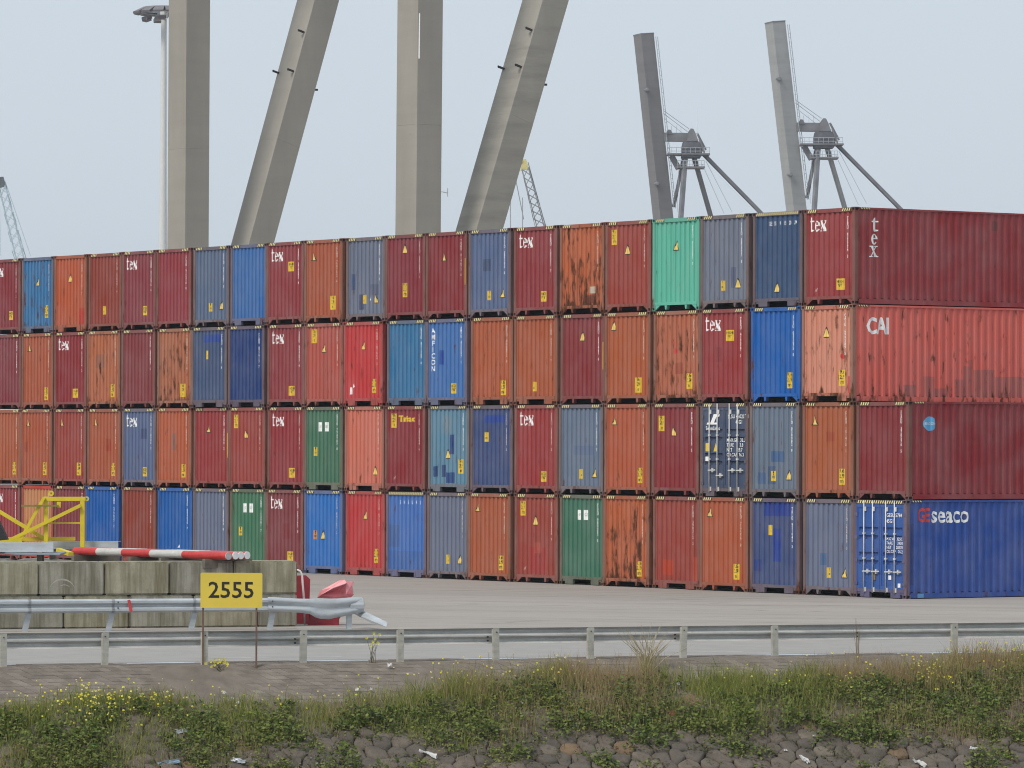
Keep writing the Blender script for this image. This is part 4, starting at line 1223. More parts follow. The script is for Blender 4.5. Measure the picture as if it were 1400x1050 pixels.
# ------------------------------------------------------------------ bent guardrail before the wall
rA, rB = at(-120, 832, 112.8), at(352, 832, 115.2)
rA.z = rB.z = 0
rd = (rB-rA).normalized(); rn = Vector((rd.y, -rd.x, 0))
gr = thing('bent_guardrail', 'bright galvanised guardrail with a crumpled end in front of the block wall', 'guardrail', rA)
off = -rA
zc = 0.60
def sect(c, h, d, tw=0.0, yaw=0.0):
    """one W section at c: height h, depth d, twist in radians"""
    pr = wprof(h, d); o_ = []
    nn = (rn*math.cos(yaw)+rd*math.sin(yaw))
    for dep, z in pr:
        a = -dep*math.cos(tw)-z*math.sin(tw); zz = z*math.cos(tw)-dep*math.sin(tw)
        o_.append(c+nn*a+Vector((0, 0, zz)))
    return o_
def loft(mb, S, th=0.006):
    n = len(S[0]); b0 = len(mb.v)
    for s_ in S: mb.v += [tuple(p) for p in s_]
    for i in range(len(S)-1):
        for k in range(n-1):
            mb.f.append((b0+i*n+k, b0+(i+1)*n+k, b0+(i+1)*n+k+1, b0+i*n+k+1)); mb.m.append(0)
segs = [(-120, 36), (36, 150), (150, 262), (262, 368)]
def rp(x, z=zc, dn=0.0):
    k = (x+120)/472.0
    p = rA.lerp(rB, k)+rn*dn; p.z = z; return p
for i, (a, b_) in enumerate(segs):
    m_ = MB(); loft(m_, [sect(rp(a), 0.33, 0.085), sect(rp(b_+4), 0.33, 0.085)])
    put('beam', shift(m_, off), RAILM2, gr)
m_ = MB()
S = []
for x, z, h, d, tw, dn in ((366, 0.605, 0.34, 0.085, 0, 0.012), (376, 0.615, 0.35, 0.08, 0.0, 0.02), (392, 0.585, 0.34, 0.08, 0.05, 0.03), (410, 0.565, 0.34, 0.075, 0.12, 0.05), (424, 0.555, 0.37, 0.07, 0.15, 0.06), (432, 0.53, 0.46, 0.05, 0.1, 0.06),
                        (440, 0.50, 0.50, 0.045, 0.0, 0.04), (452, 0.495, 0.50, 0.05, -0.05, 0.03), (464, 0.52, 0.46, 0.06, -0.05, 0.02), (476, 0.545, 0.44, 0.07, 0.0, 0.0), (488, 0.575, 0.41, 0.07, 0.0, -0.02), (499, 0.58, 0.38, 0.06, 0.0, -0.06)):
    S.append(sect(rp(x, z+0.01*math.sin(x), dn), h, d, tw))
loft(m_, S); put('crumpled_beam', shift(m_, off), RAILM2, gr, True)
m_ = MB(); c = rp(499, 0.57, -0.12)
m_.tube([c-rd*0.30, c+rd*0.03, c+rd*0.05], [0.17, 0.19, 0.165], 12); put('end_nose', shift(m_, off), RAILM2, gr)
for x, slant in ((40, -0.13), (154, -0.13), (268, -0.13), (376, -0.10), (482, 0.0)):
    a = rp(x, 0.0, -0.10); b_ = rp(x, 0.62, -0.10); a = a+rd*slant*1.3
    m_ = MB(); m_.bar(a-Vector((0, 0, 0.2)), b_, 0.13, 0.09, up=rn); put('post', shift(m_, off), RAILM2, gr)
m_ = MB(); p = rp(176, 0.60, 0.092); m_.bar(p+Vector((0, 0, -0.15)), p+Vector((0, 0, 0.14))-rd*0.06, 0.07, 0.006, up=rn); put('red_tape', shift(m_, off), REDM, gr)
for x in (158, 372):
    for dz in (0.09, -0.05):
        m_ = MB(); p = rp(x, zc+dz, 0.088); m_.tube([p-rn*0.02, p+rn*0.012], 0.018, 6); put('bolt', shift(m_, off), DARK, gr)
# loose length of rail that slid off the end
a, b_ = at(483, 838, 116.4), at(528, 857, 114.6)
m_ = MB(); d = (b_-a).normalized(); n_ = Vector((0, -0.6, 0.8))
m_.prism([a, a+Vector((0, 0.25, 0.16)), b_+Vector((0.03, 0.22, 0.10)), b_, a.lerp(b_, 0.5)+Vector((0.02, -0.02, -0.05))], Vector((0, 0.012, -0.012)))
o = put('loose_rail', m_, RAILM2); tag(o, 'loose bent length of rail lying on the yard past the crumpled end', 'rail')

# crushed plastic barrier
PNK = simple('faded_red_plastic', (0.68, 0.19, 0.215), 0.45, var=0.2, scale=3); DRD = simple('deep_red_plastic', (0.26, 0.018, 0.028), 0.5, var=0.2, scale=3)
BD = 118.2
q0 = at(445, 853, BD); q0.z = 0
cb = thing('crushed_barrier', 'crushed red plastic road barrier slumped behind the crumpled rail end', 'barrier', q0)
off = -q0
def slab(px_, dz, dd, mat, nm):
    m_ = MB(); f = [at(x, y, BD-d2) for x, y, d2 in px_]; n = len(f); c = sum(f, Vector())/n
    bk = [p+Vector((0, dd, 0))+(c-p)*0.12 for p in f]
    m_.v = [tuple(p) for p in f+bk]; m_.v.append(tuple(c-Vector((0, dz, 0))))
    for k in range(n):
        j = (k+1) % n
        m_.f += [(k, j, 2*n), (k, n+k, n+j, j)]; m_.m += [0, 0]
    m_.f.append(tuple(range(2*n-1, n-1, -1))); m_.m.append(0)
    return put(nm, shift(m_, off), mat, cb)
slab([(433, 818, 0), (439, 807, 0.1), (452, 800, 0.15), (464, 793.5, 0.2), (471, 792.5, 0.2), (474, 797, 0.35), (455, 804, 0.45), (440, 813, 0.4)], 0.0, 0.5, simple('pale_pink_plastic', (0.78, 0.34, 0.36), 0.45, var=0.15), 'upper_fold')
slab([(439, 813, 0.3), (456, 804, 0.3), (473, 798, 0.3), (473, 812, 0.25), (455, 813.5, 0.25)], -0.12, 0.35, PNK, 'side_panel')
slab([(472, 795, 0.25), (482, 794, 0.1), (484, 798, 0.1), (481, 801, 0.12), (483, 812, 0.12), (473, 812.5, 0.3)], 0.08, 0.4, simple('mid_pink_plastic', (0.72, 0.26, 0.28), 0.45, var=0.15), 'end_lug')
slab([(434, 817, 0.2), (440, 813, 0.35), (484, 812.5, 0.3), (477, 820, 0.2), (460, 821.5, 0.2), (436, 819, 0.2)], 0.05, 0.5, PNK, 'lower_lip')
slab([(436, 820, 0), (476, 821, 0), (470, 838, 0), (464, 846, 0), (463, 862, 0), (418, 862, 0), (424, 842, 0)], 0.03, 0.6, DRD, 'base')
# maroon panel and white tube beside the wall end
MD = 119.0
q0 = at(416, 855, MD); q0.z = 0
mp = thing('maroon_panel', 'dark maroon upright panel beside the end of the block wall', 'panel', q0)
f = [at(402, 787, MD), at(418, 786.5, MD), at(424, 792, MD), at(422, 860, MD), at(402, 860, MD)]
for p in f: p.z = max(p.z, 0.0)
m_ = MB(); m_.prism(f, (0, 0.10, 0)); put('face', shift(m_, -q0), DRD, mp)
m_ = MB(); m_.box(-0.25, 0.15, 0.1005, 0.45, 0.0, 0.25); put('foot', m_, DRD, mp)
WT = simple('white_tube', (0.70, 0.66, 0.64), 0.45)
m_ = MB(); pts = [at(x, y, MD-0.35) for x, y in ((398, 779.5), (407, 779.5), (410.5, 781), (413, 786), (414, 800), (416, 824), (417, 862))]
pts[-1].z = 0.0
m_.tube(pts, 0.028, 8); tag(put('bent_tube', m_, WT, None, True), 'thin white bent tube standing before the maroon panel', 'tube')

# ------------------------------------------------------------------ gantry crane legs behind the stack
def leg_mat(name, c, stain):
    m, t, b = mat_new(name)
    v = coords(t, (0.5, 0.5, 0.10)); v2 = coords(t, (0.12, 0.12, 0.8)); v3 = coords(t)
    n = noise_(t, v, 1.0, 5, 0.6); n2 = noise_(t, v2, 1.6, 4, 0.65); n3 = noise_(t, v3, 3, 4, 0.7)
    c1 = mixc(t, ramp(t, n, 0.3, 0.7).outputs[0], tuple(x*0.90 for x in c), tuple(x*1.08 for x in c))
    c1 = mixc(t, math_(t, 'MULTIPLY', ramp(t, n2, 0.44, 0.66).outputs[0], stain), c1, tuple(x*0.6 for x in c))
    c1 = mixc(t, math_(t, 'MULTIPLY', ramp(t, n3, 0.66, 0.74).outputs[0], 0.25), c1, (0.16, 0.10, 0.07))
    t.links.new(c1, b.inputs['Base Color']); b.inputs['Roughness'].default_value = 0.65
    return m
LEGM = leg_mat('beige_crane_paint', (0.305, 0.28, 0.238), 0.14); LEGS = leg_mat('stained_crane_paint', (0.305, 0.283, 0.24), 0.5)
fA, fB = at(257, 700, 300.0), at(572, 700, 277.0)
fA.z = fB.z = 0
gc = thing('gantry_crane', 'tall beige gantry crane legs, upright and slanting, rising behind the stack', 'crane', fA)
off = -fA
def section_leg(nm, a, b_, wx, wy, n, mat, taper=1.0):
    d = (b_-a)
    par = None
    for k in range(n):
        p, q = a+d*(k/n), a+d*((k+1)/n)-d.normalized()*0.006
        m_ = MB(); m_.bar(p, q, wx, wy, up=UDIR); 
        o = put(nm if par is None else nm+'_section', shift(m_, off), mat, gc)
        par = o
HT = 46.0
for f, xb, xt, sl, mat in ((fA, (257, 335), (259, 0), [(345, 334), (435, 0)], LEGM), (fB, (571.5, 318), (574.5, 0), [(655, 315), (746, 0)], LEGS)):
    D = f.y
    zt = at(258, 0, D).z
    top = at(xt[0], 0, D); bot = at(xb[0], xb[1], D)
    dirv = (top-bot)/(top.z-bot.z)
    a = bot-dirv*bot.z; b_ = bot+dirv*(HT-bot.z)
    section_leg('upright_leg', a, b_, 2.15, 1.72, 4, LEGM)
    # slanting leg leans along the container direction
    def on_plane(x, y):
        d = FW*FPX+RT*(x-700)-UP*(y-525)
        # plane through f spanned by UDIR and Z: normal RDIR
        s_ = (f-CAM).dot(RDIR)/d.dot(RDIR); return CAM+d*s_
    p, q = on_plane(*sl[0]), on_plane(*sl[1])
    dv = (q-p)/(q.z-p.z)
    a2 = p-dv*(p.z-1.2); b2 = p+dv*(HT-p.z)
    section_leg('slanting_leg', a2, b2, 2.15, 1.75, 4, mat)
    ln = (q-p).normalized()
    nside = -UDIR
    for k, sx in ((0.70, -0.9), (0.70, 0.85), (0.86, 0.85)):
        c0 = p+(q-p)*k + RDIR*sx - UDIR*0.95
        m_ = MB(); m_.bar(c0, c0-UDIR*0.35+Vector((0, 0, 0.1)), 0.16, 0.10); m_.bar(c0-UDIR*0.36+Vector((0, 0, 0.05)), c0-UDIR*0.40+Vector((0, 0, 0.16)), 0.3, 0.1, up=(1, 0, 0))
        put('bracket', shift(m_, off), DARK, gc)
    c0 = p+(q-p)*0.63+UDIR*0.95+RDIR*0.9
    m_ = MB(); m_.bar(c0, c0+UDIR*0.25, 0.12, 0.12); put('bracket', shift(m_, off), DARK, gc)
    m_ = MB(); m_.bar(Vector((f.x, f.y, 0.6))-UDIR*3, Vector((f.x, f.y, 0.6))+UDIR*14, 1.6, 1.2); put('sill_beam', shift(m_, off), LEGM, gc)
m_ = MB(); m_.bar(fA+Vector((0, 0, HT+1)), fB+Vector((0, 0, HT+1)), 2.0, 2.0); put('portal_beam', shift(m_, off), LEGM, gc)
m_ = MB(); m_.bar(fA+UDIR*13.2+Vector((0, 0, HT+1)), fB+UDIR*13.2+Vector((0, 0, HT+1)), 2.0, 2.0); put('portal_beam', shift(m_, off), LEGM, gc)
# white flaked strips and rust along the edges of the nearer upright
c0 = at(573.2, 20, 277.0)-UDIR*0.90
m_ = MB(); p, q = at(573.6, 18, 275.2), at(572.9, 80, 275.2); m_.bar(p, q, 0.07, 0.03, up=(0, 1, 0)); put('flaked_strip', shift(m_, off), WHITE, gc)
m_ = MB(); p, q = at(603.5, 262, 276.6), at(612, 264, 276.6); m_.bar(p, q, 0.05, 0.05); m_.bar(q-Vector((0, 0, 0.2)), q+Vector((0, 0, 0.28)), 0.05, 0.05); put('antenna_bracket', shift(m_, off), GALV, gc)

# ------------------------------------------------------------------ floodlight mast
MDp = 332.0
mb_ = at(220.5, 700, MDp); mb_.z = 0
lm = thing('floodlight_mast', 'tall white tapered floodlight mast beside the beige crane leg', 'light mast', mb_)
off = -mb_
tp = at(224.2, 26, MDp)
WM = simple('mast_white', (0.62, 0.63, 0.62), 0.5, var=0.06)
m_ = MB(); m_.tube([mb_, mb_.lerp(tp, 0.63)], [0.40, 0.265], 28); put('mast_lower', shift(m_, off), WM, lm)
m_ = MB(); m_.tube([mb_.lerp(tp, 0.6301), tp], [0.255, 0.19], 28); put('mast_upper', shift(m_, off), WM, lm)
hc = at(224.2, 17, MDp)
m_ = MB(); 
pts = [hc+Vector((1.55*math.cos(k*math.pi/10), 1.55*math.sin(k*math.pi/10), 0.0)) for k in range(21)]
m_.tube(pts, 0.07, 6, cap=False)
for k in range(4): m_.bar(hc, hc+Vector((1.55*math.cos(k*math.pi/2+.4), 1.55*math.sin(k*math.pi/2+.4), 0)), 0.1, 0.1)
put('ring', shift(m_, off), GALV, lm)
m_ = MB(); m_.tube([hc-Vector((0, 0, 0.4)), hc+Vector((0, 0, 0.25)), hc+Vector((0, 0, 0.5))], [0.3, 0.3, 0.05], 12); put('head', shift(m_, off), WM, lm)
FLD = simple('floodlight_housing', (0.17, 0.16, 0.17), 0.6)
for k in range(14):
    a = k*math.pi/7+0.1; d = Vector((math.cos(a), math.sin(a), 0)); s_ = Vector((-d.y, d.x, 0))
    c0 = hc+d*1.62
    m_ = MB(); m_.bar(c0+Vector((0, 0, 0.22))-d*0.25, c0+d*0.5+Vector((0, 0, -0.06)), 0.66, 0.30, w2=0.74, h2=0.14); put('floodlight', shift(m_, off), FLD, lm)
    if k % 2 == 0:
        m_ = MB(); m_.bar(c0-d*0.5+Vector((0, 0, -0.38)), c0-d*0.1+Vector((0, 0, -0.5)), 0.72, 0.26); put('floodlight', shift(m_, off), FLD, lm)

# ------------------------------------------------------------------ quay cranes with raised booms
def quay_crane(label, D, tx, boomM, legM_):
    """members read at the first crane's pixels and carried over by tx"""
    P = lambda x, y, d=0.0: at(*tx(x, y), D+d)
    k = D/FPX
    base = at(*tx(945, 300), D); base.z = 0
    rt = thing('quay_crane', label, 'crane', base, 0, 'quay cranes with raised booms')
    o_ = -base
    def B(nm, a, b_, w_, h_, da=0, db=0, mat=None, up=(0, 1, 0), **kw):
        m_ = MB(); m_.bar(P(*a, da), P(*b_, db), w_*k, h_*k, up, **kw); return put(nm, shift(m_, o_), mat or legM_, rt)
    # boom: box girder turned so that two faces show
    a, b_ = P(909, 320), P(880, 48)
    d = (b_-a).normalized(); up = Vector((0.52, -0.855, 0.0)).normalized()
    a = a-d*a.z/d.z*0.75
    bo = MB(); bo.bar(a, b_, 21*k, 19*k, up); bm_ = put('boom', shift(bo, o_), boomM, rt)
    e_ = MB(); e_.bar(b_+d*0.01, b_+d*0.2, 21.6*k, 19.6*k, up); put('boom_end_plate', shift(e_, o_), legM_, bm_)
    for y_ in (124, 252):
        f = (y_-48)/(300-48); c0 = P(880, 48).lerp(P(907, 300), f)+Vector((-0.35, -1.6, 0))
        m_ = MB(); m_.tube([c0+Vector((-0.5, 0.4, 0)), c0, c0+Vector((0, -0.35, 0))], [0.12, 0.34, 0.2], 10); put('boom_lamp', shift(m_, o_), legM_, bm_)
    m_ = MB(); m_.tube([P(896.5, 50, -1), P(921.5, 285, -1)], 0.05, 5); m_.tube([P(899, 50, 0), P(924, 285, 0)], 0.05, 5)
    for i in range(1, 40):
        f = i/40; m_.bar(P(896.5+25*f, 50+235*f, -1), P(899+25*f, 50+235*f, 0), 0.05, 0.05)
    put('boom_ladder', shift(m_, o_), GALV, bm_)
    # apex: sheave house and frame
    m_ = MB()
    m_.prism([P(939, 193, -1.4), P(941, 180, -1.4), P(944.5, 175.5, -1.4), P(948, 176, -1.4), P(951, 182, -1.4), P(955, 193, -1.4)], (0, 2.8, 0)); put('sheave_house', shift(m_, o_), legM_, rt)
    m_ = MB(); m_.prism([P(934, 193.5, -1.8), P(956, 193.5, -1.8), P(961, 206, -1.8), P(958, 215, -1.8), P(932, 215, -1.8), P(932.5, 200, -1.8)], (0, 3.6, 0)); hd = put('apex_frame', shift(m_, o_), DKST, rt)
    B('inclined_rail', (956, 190), (963, 209), 2, 5, -1.9, -1.9)
    B('forestay_beam', (908, 187.5), (940, 188), 12, 9)
    m_ = MB(); m_.prism([P(910, 183, -0.6), P(914, 177, -0.6), P(917, 177.5, -0.6), P(920, 183, -0.6)], (0, 1.2, 0)); put('stay_bracket', shift(m_, o_), legM_, rt)
    # platforms and railings
    for (x0, x1, y_, nm) in ((912, 970, 211.5, 'platform'), (926, 963, 229.5, 'lower_platform')):
        m_ = MB(); m_.bar(P(x0, y_), P(x1, y_), 40*k, 2.0*k, up=(0, 0, 1)); pl = put(nm, shift(m_, o_), legM_, rt)
        r_ = MB()
        for dd in (-2.0, 2.0):
            for hh in (5, 10): r_.bar(P(x0, y_-hh, dd), P(x1, y_-hh, dd), 0.07, 0.07)
            n = 9
            for i in range(n+1): 
                xx = x0+(x1-x0)*i/n; r_.bar(P(xx, y_, dd), P(xx, y_-10, dd), 0.06, 0.06)
        put('railing', shift(r_, o_), GALV, pl)
    B('stair', (918, 213), (928, 231), 8, 2.2, -1, -1, up=(0, 1, 0)); B('ladder', (953, 182), (965, 205), 3, 1.2, 1.0, 1.0)
    # legs and back stays
    def low(a, b_, zt=0.6):
        return b_
    def leg(nm, a, b_, w_, da, db, mat=None):
        p, q = P(*a, da), P(*b_, db); d = (q-p); q2 = p+d*((p.z-0.2)/(p.z-q.z))
        m_ = MB(); m_.bar(p, q2, w_*k, w_*k*0.9, (0.5, -0.85, 0)); put(nm, shift(m_, o_), mat or legM_, rt)
    leg('front_leg', (937, 213), (931, 295), 5.6, -1.0, -5.0)
    leg('rear_leg', (948, 212), (971.5, 295), 5.2, 1.0, 4.0, boomM)
    B('knee_brace', (935, 214), (921, 283), 4.8, 5, 0.5, 0.5)
    leg('back_stay', (963, 212), (1041, 292), 4.6, 0, 2)
    B('brace_plate', (925, 262), (921, 275), 3, 7, 0.2, 0.2)
    w_ = MB()
    for a, b_, r_ in (((907, 151), (942, 176), .045), ((907, 155), (940, 180), .045), ((909, 163), (936, 184), .035), ((960, 224), (990, 292), .03), ((965, 220), (1001, 290), .03), ((928, 231), (926, 290), .03)):
        w_.tube([P(*a), P(*b_)], r_, 4)
    for x_ in (918, 925, 931): w_.bar(P(x_, 185), P(x_, 172), 0.05, 0.05)
    put('wire_ropes', shift(w_, o_), GALV, rt)
    return rt, o_, P
DKST = simple('dark_crane_steel', (0.10, 0.10, 0.115), 0.7, var=0.3, scale=0.8)
QST = simple('grey_crane_steel', (0.17, 0.17, 0.18), 0.65, var=0.3, scale=0.5)
BM1 = leg_mat('dull_boom_paint', (0.185, 0.175, 0.175), 0.3); BM2 = leg_mat('pale_boom_paint', (0.33, 0.33, 0.325), 0.3)
q1, o1, P1 = quay_crane('dull grey quay crane with raised boom and thin white aerial at its apex', 700.0, lambda x, y: (x, y), BM1, QST)
m_ = MB(); m_.tube([P1(953, 140), P1(953, 185)], [0.035, 0.06], 5); put('aerial', shift(m_, o1), WHITE, q1)
quay_crane('paler quay crane whose raised boom has a whitish lichen-grey edge', 685.0, lambda x, y: (1126+(x-945)*1.02+max(0, (y-150))*0.012, 163+(y-177)*1.02), BM2, QST)

# ------------------------------------------------------------------ lattice boom cranes
def lattice(label, D, top, bot, w0, w1, mat, head_mat, n, extra, thick):
    pT = at(*top, D); pB = at(*bot, D)
    d = (pB-pT)/(pB.z-pT.z)
    foot = pT + d*(0.0-pT.z)
    rt = thing('lattice_crane', label, 'crane', foot)
    o_ = -foot
    ax = (foot-pT).normalized(); s_ = ax.cross(Vector((0, 1, 0))).normalized(); f_ = Vector((0, 1, 0))
    L = (foot-pT).length; Lv = (pB-pT).length
    def cor(t, i, j):
        w_ = w0+(w1-w0)*min(1, t*L/Lv*1.0)
        return pT+ax*(L*t)+s_*(i*w_/2)+f_*(j*w_/2)
    for i in (-1, 1):
        for j in (-1, 1):
            m_ = MB(); m_.bar(cor(0, i*0.9, j*0.9), cor(1, i, j), thick, thick); put('chord', shift(m_, o_), mat, rt)
    lc = MB()
    N = int(n*L/Lv)
    for k in range(N):
        t0, t1 = k/N, (k+1)/N
        sg_ = 1 if k % 2 else -1
        for j in (-1, 1):
            lc.bar(cor(t0, -sg_, j), cor(t1, sg_, j), thick*.6, thick*.6); lc.bar(cor(t0, sg_, j), cor(t1, -sg_, j), thick*.6, thick*.6)
        for i in (-1, 1): lc.bar(cor(t0, i, -sg_), cor(t1, i, sg_), thick*.6, thick*.6)
    put('lacing', shift(lc, o_), mat, rt)
    m_ = MB(); c0 = pT-ax*(w0*0.7)
    m_.prism([c0-s_*w0*0.75+ax*w0*0.9-f_*w0*.4, c0+s_*w0*0.5+ax*w0*0.9-f_*w0*.4, c0+s_*w0*0.45-ax*w0*0.5-f_*w0*.4, c0-s_*w0*0.1-ax*w0*0.55-f_*w0*.4], f_*w0*.8); put('boom_head', shift(m_, o_), head_mat, rt)
    m_ = MB(); c1 = c0-ax*w0*0.5-s_*w0*0.45
    m_.tube([c1-f_*w0*.5, c1+f_*w0*.5], w0*0.42, 14); put('sheave', shift(m_, o_), head_mat, rt)
    w_ = MB()
    for a, b_ in extra: w_.tube([at(*a, D), at(*b_, D)], 0.04, 4)
    put('wire_ropes', shift(w_, o_), mat, rt)
    m_ = MB(); m_.box(-2.2, 2.2, -3, 3, 0.9, 2.6); put('crane_cab', m_, head_mat, rt)
    m_ = MB(); m_.box(-2.6, -1.6, -3.2, 3.2, 0.0, 0.9); m_.box(1.6, 2.6, -3.2, 3.2, 0.0, 0.9); put('crawler_tracks', m_, DARK, rt)
LATG = simple('grey_lattice_steel', (0.27, 0.28, 0.29), 0.6); LATY = simple('pale_yellow_crane', (0.60, 0.53, 0.22), 0.6); LATB = simple('hazed_blue_lattice', (0.45, 0.55, 0.60), 0.6); LATH = simple('dark_boom_head', (0.10, 0.11, 0.12), 0.6)  # the far boom's pale blue has distance haze mixed into its colour
lattice('grey lattice boom with pale yellow head rising behind the slanting beige leg', 420.0, (718, 230), (738.5, 308), 0.62, 0.92, LATG, LATY, 7, (((698, 262), (697.8, 330)), ((704, 240), (716, 300)), ((722, 222), (746, 310)), ((714.5, 270), (714.5, 330))), 0.085)
lattice('far lattice boom paled blue by painted haze, with a small dark head', 640.0, (3, 254), (27, 352), 0.95, 1.5, LATB, LATH, 8, (((7, 248), (42, 350)), ((7, 256), (35, 350)), ((-1, 260), (1, 350))), 0.10)
# ------------------------------------------------------------------ plants on the bank
nr = np.random.default_rng(3)
def island_mat(name, cols, rough=0.7, trans=0.25):
    m, t, b = mat_new(name)
    gi = t.nodes.new('ShaderNodeNewGeometry')
    r = t.nodes.new('ShaderNodeValToRGB')
    el = r.color_ramp.elements
    while len(el) < len(cols): el.new(0.5)
    for i, c in enumerate(cols):
        el[i].position = i/(len(cols)-1); el[i].color = (*c, 1)
    t.links.new(gi.outputs['Random Per Island'], r.inputs[0])
    t.links.new(r.outputs[0], b.inputs['Base Color'])
    b.inputs['Roughness'].default_value = rough; b.inputs['Specular IOR Level'].default_value = 0.25
    tr = t.nodes.new('ShaderNodeBsdfTranslucent'); t.links.new(r.outputs[0], tr.inputs[0])
    mxs = t.nodes.new('ShaderNodeMixShader'); mxs.inputs[0].default_value = trans
    o = [n for n in t.nodes if n.type == 'OUTPUT_MATERIAL'][0]
    t.links.new(b.outputs[0], mxs.inputs[1]); t.links.new(tr.outputs[0], mxs.inputs[2]); t.links.new(mxs.outputs[0], o.inputs[0])
    return m
EV = np.array([EDIR.x, EDIR.y, 0]); NV = np.array([NDIR.x, NDIR.y, 0]); R0 = np.array([RA.x, RA.y, 0])
def bpn(e, t, dz=0):
    z = np.where(t < 0.25, 0.0, -(t-0.25)*0.5)+dz
    p = R0+np.outer(e, EV)+np.outer(t, NV); p[:, 2] = z; return p
def nz(e, t, s, k):
    return np.array([mnoise.noise((a*s, b*s*1.3, k)) for a, b in zip(e, t)])
def pxe(x):                                          # photo column -> distance along the rail
    return RLEN*(x-5)/1301.0*(1+0.04*(1-(x-5)/1301.0))
def quads(name, P, mat, kind='stuff', label=None, cat=None):
    """P: (n,4,3) quads"""
    n = len(P)
    me = bpy.data.meshes.new(name)
    me.vertices.add(n*4); me.vertices.foreach_set('co', P.reshape(-1).astype(np.float32))
    me.loops.add(n*4); me.loops.foreach_set('vertex_index', np.arange(n*4, dtype=np.int32))
    me.polygons.add(n); me.polygons.foreach_set('loop_start', np.arange(0, n*4, 4, dtype=np.int32)); me.polygons.foreach_set('loop_total', np.full(n, 4, dtype=np.int32))
    me.update(calc_edges=True)
    o = put(name, me, mat)
    return tag(o, label, cat, None, kind)
def blades(e, t, h, wd, lean, z0=0.0):
    n = len(e); b = bpn(e, t, z0-0.03)
    a = nr.uniform(0, 2*np.pi, n); side = np.stack([np.cos(a), np.sin(a)*0.4, np.zeros(n)], 1)
    a2 = nr.uniform(0, 2*np.pi, n); ld = np.stack([np.cos(a2), np.sin(a2), np.zeros(n)], 1)*(lean*h)[:, None]
    mid = b+ld*0.3+np.stack([np.zeros(n), np.zeros(n), h*0.6], 1); tip = b+ld+np.stack([np.zeros(n), np.zeros(n), h], 1)
    s = side*(wd/2)[:, None]
    Q1 = np.stack([b-s, b+s, mid+s*0.7, mid-s*0.7], 1); Q2 = np.stack([mid-s*0.7, mid+s*0.7, tip+s*0.12, tip-s*0.12], 1)
    return np.concatenate([Q1, Q2]), tip
def sample(n, e0, e1, t0, t1, dens):
    e = nr.uniform(e0, e1, n); t = nr.uniform(t0, t1, n)
    k = nr.uniform(0, 1, n) < dens(e, t)
    return e[k], t[k]
E0, E1 = pxe(-160), pxe(1700)
XS = np.array([-60, 0, 60, 120, 180, 230, 300, 380, 450, 520, 580, 640, 700, 760, 830, 880, 940, 1000, 1060, 1120, 1200, 1280, 1340, 1400, 1460.])
TOP = np.array([1.75, 1.7, 1.55, 1.45, 1.5, 1.75, 1.7, 1.75, 1.65, 1.5, 1.25, 0.95, 0.75, 0.9, 1.0, 1.2, 1.3, 1.2, 1.1, 0.95, 1.05, 0.75, 0.55, 0.55, 0.6])
TOP = np.where(XS > 540, TOP-0.10, TOP)
STO = np.array([4.6, 4.6, 4.4, 4.2, 4.4, 3.9, 3.6, 3.0, 3.3, 3.9, 3.7, 3.35, 3.2, 3.3, 3.4, 3.6, 3.4, 3.05, 3.7, 3.7, 4.0, 3.8, 3.6, 3.4, 3.4])
EX = np.array([pxe(x) for x in XS])
topt = lambda e: np.interp(e, EX, TOP)
stot = lambda e: np.interp(e, EX, STO)
# upper belt of grass
def dgrass(e, t):
    a = topt(e)
    m = np.clip((t-a+0.1)/0.3, 0, 1)*np.clip((a+1.0-t)/0.5, 0, 1)+0.22*np.clip((t-a-0.4)/0.3, 0, 1)*np.clip((stot(e)-t)/0.6, 0, 1)
    return m*np.clip(0.55+0.9*nz(e, t, 0.9, 1.0), 0.05, 1)
GREEN = [(0.11, 0.14, 0.022), (0.18, 0.22, 0.036), (0.26, 0.28, 0.055), (0.36, 0.33, 0.12)]
DRY = [(0.26, 0.175, 0.09), (0.34, 0.245, 0.12), (0.42, 0.33, 0.17), (0.22, 0.17, 0.07)]
e, t = sample(260000, E0, E1, 0.2, 4.2, dgrass)
dryn = nz(e, t, 0.45, 7.0)+1.3*np.exp(-((e-pxe(770))/1.1)**2)+1.2*np.exp(-((e-pxe(1170))/1.3)**2)+0.5*np.exp(-((e-pxe(1340))/1.3)**2)+0.45*np.exp(-((e-pxe(620))/0.9)**2)-0.45*np.exp(-((e-pxe(1010))/1.0)**2)-0.35*np.exp(-((e-pxe(220))/1.4)**2)
isd = dryn+nr.normal(0, 0.42, len(e)) > 0.30
hh = nr.uniform(0.14, 0.56, len(e))*np.where(e > pxe(540), 1.2, 0.9)*(0.8+0.5*nz(e, t, 0.7, 4))
Q, tips_g = blades(e[~isd], t[~isd], hh[~isd], nr.uniform(0.008, 0.017, (~isd).sum()), nr.uniform(0.1, 0.55, (~isd).sum()))
quads('green_grass', Q, island_mat('green_grass', GREEN), label='green tufts of grass along the top of the bank', cat='grass')
Q, tips_d = blades(e[isd], t[isd], hh[isd]*1.15, nr.uniform(0.005, 0.011, isd.sum()), nr.uniform(0.1, 0.5, isd.sum()))
quads('dry_grass', Q, island_mat('dry_grass', DRY), label='brown dry grass mixed through the bank top', cat='grass')
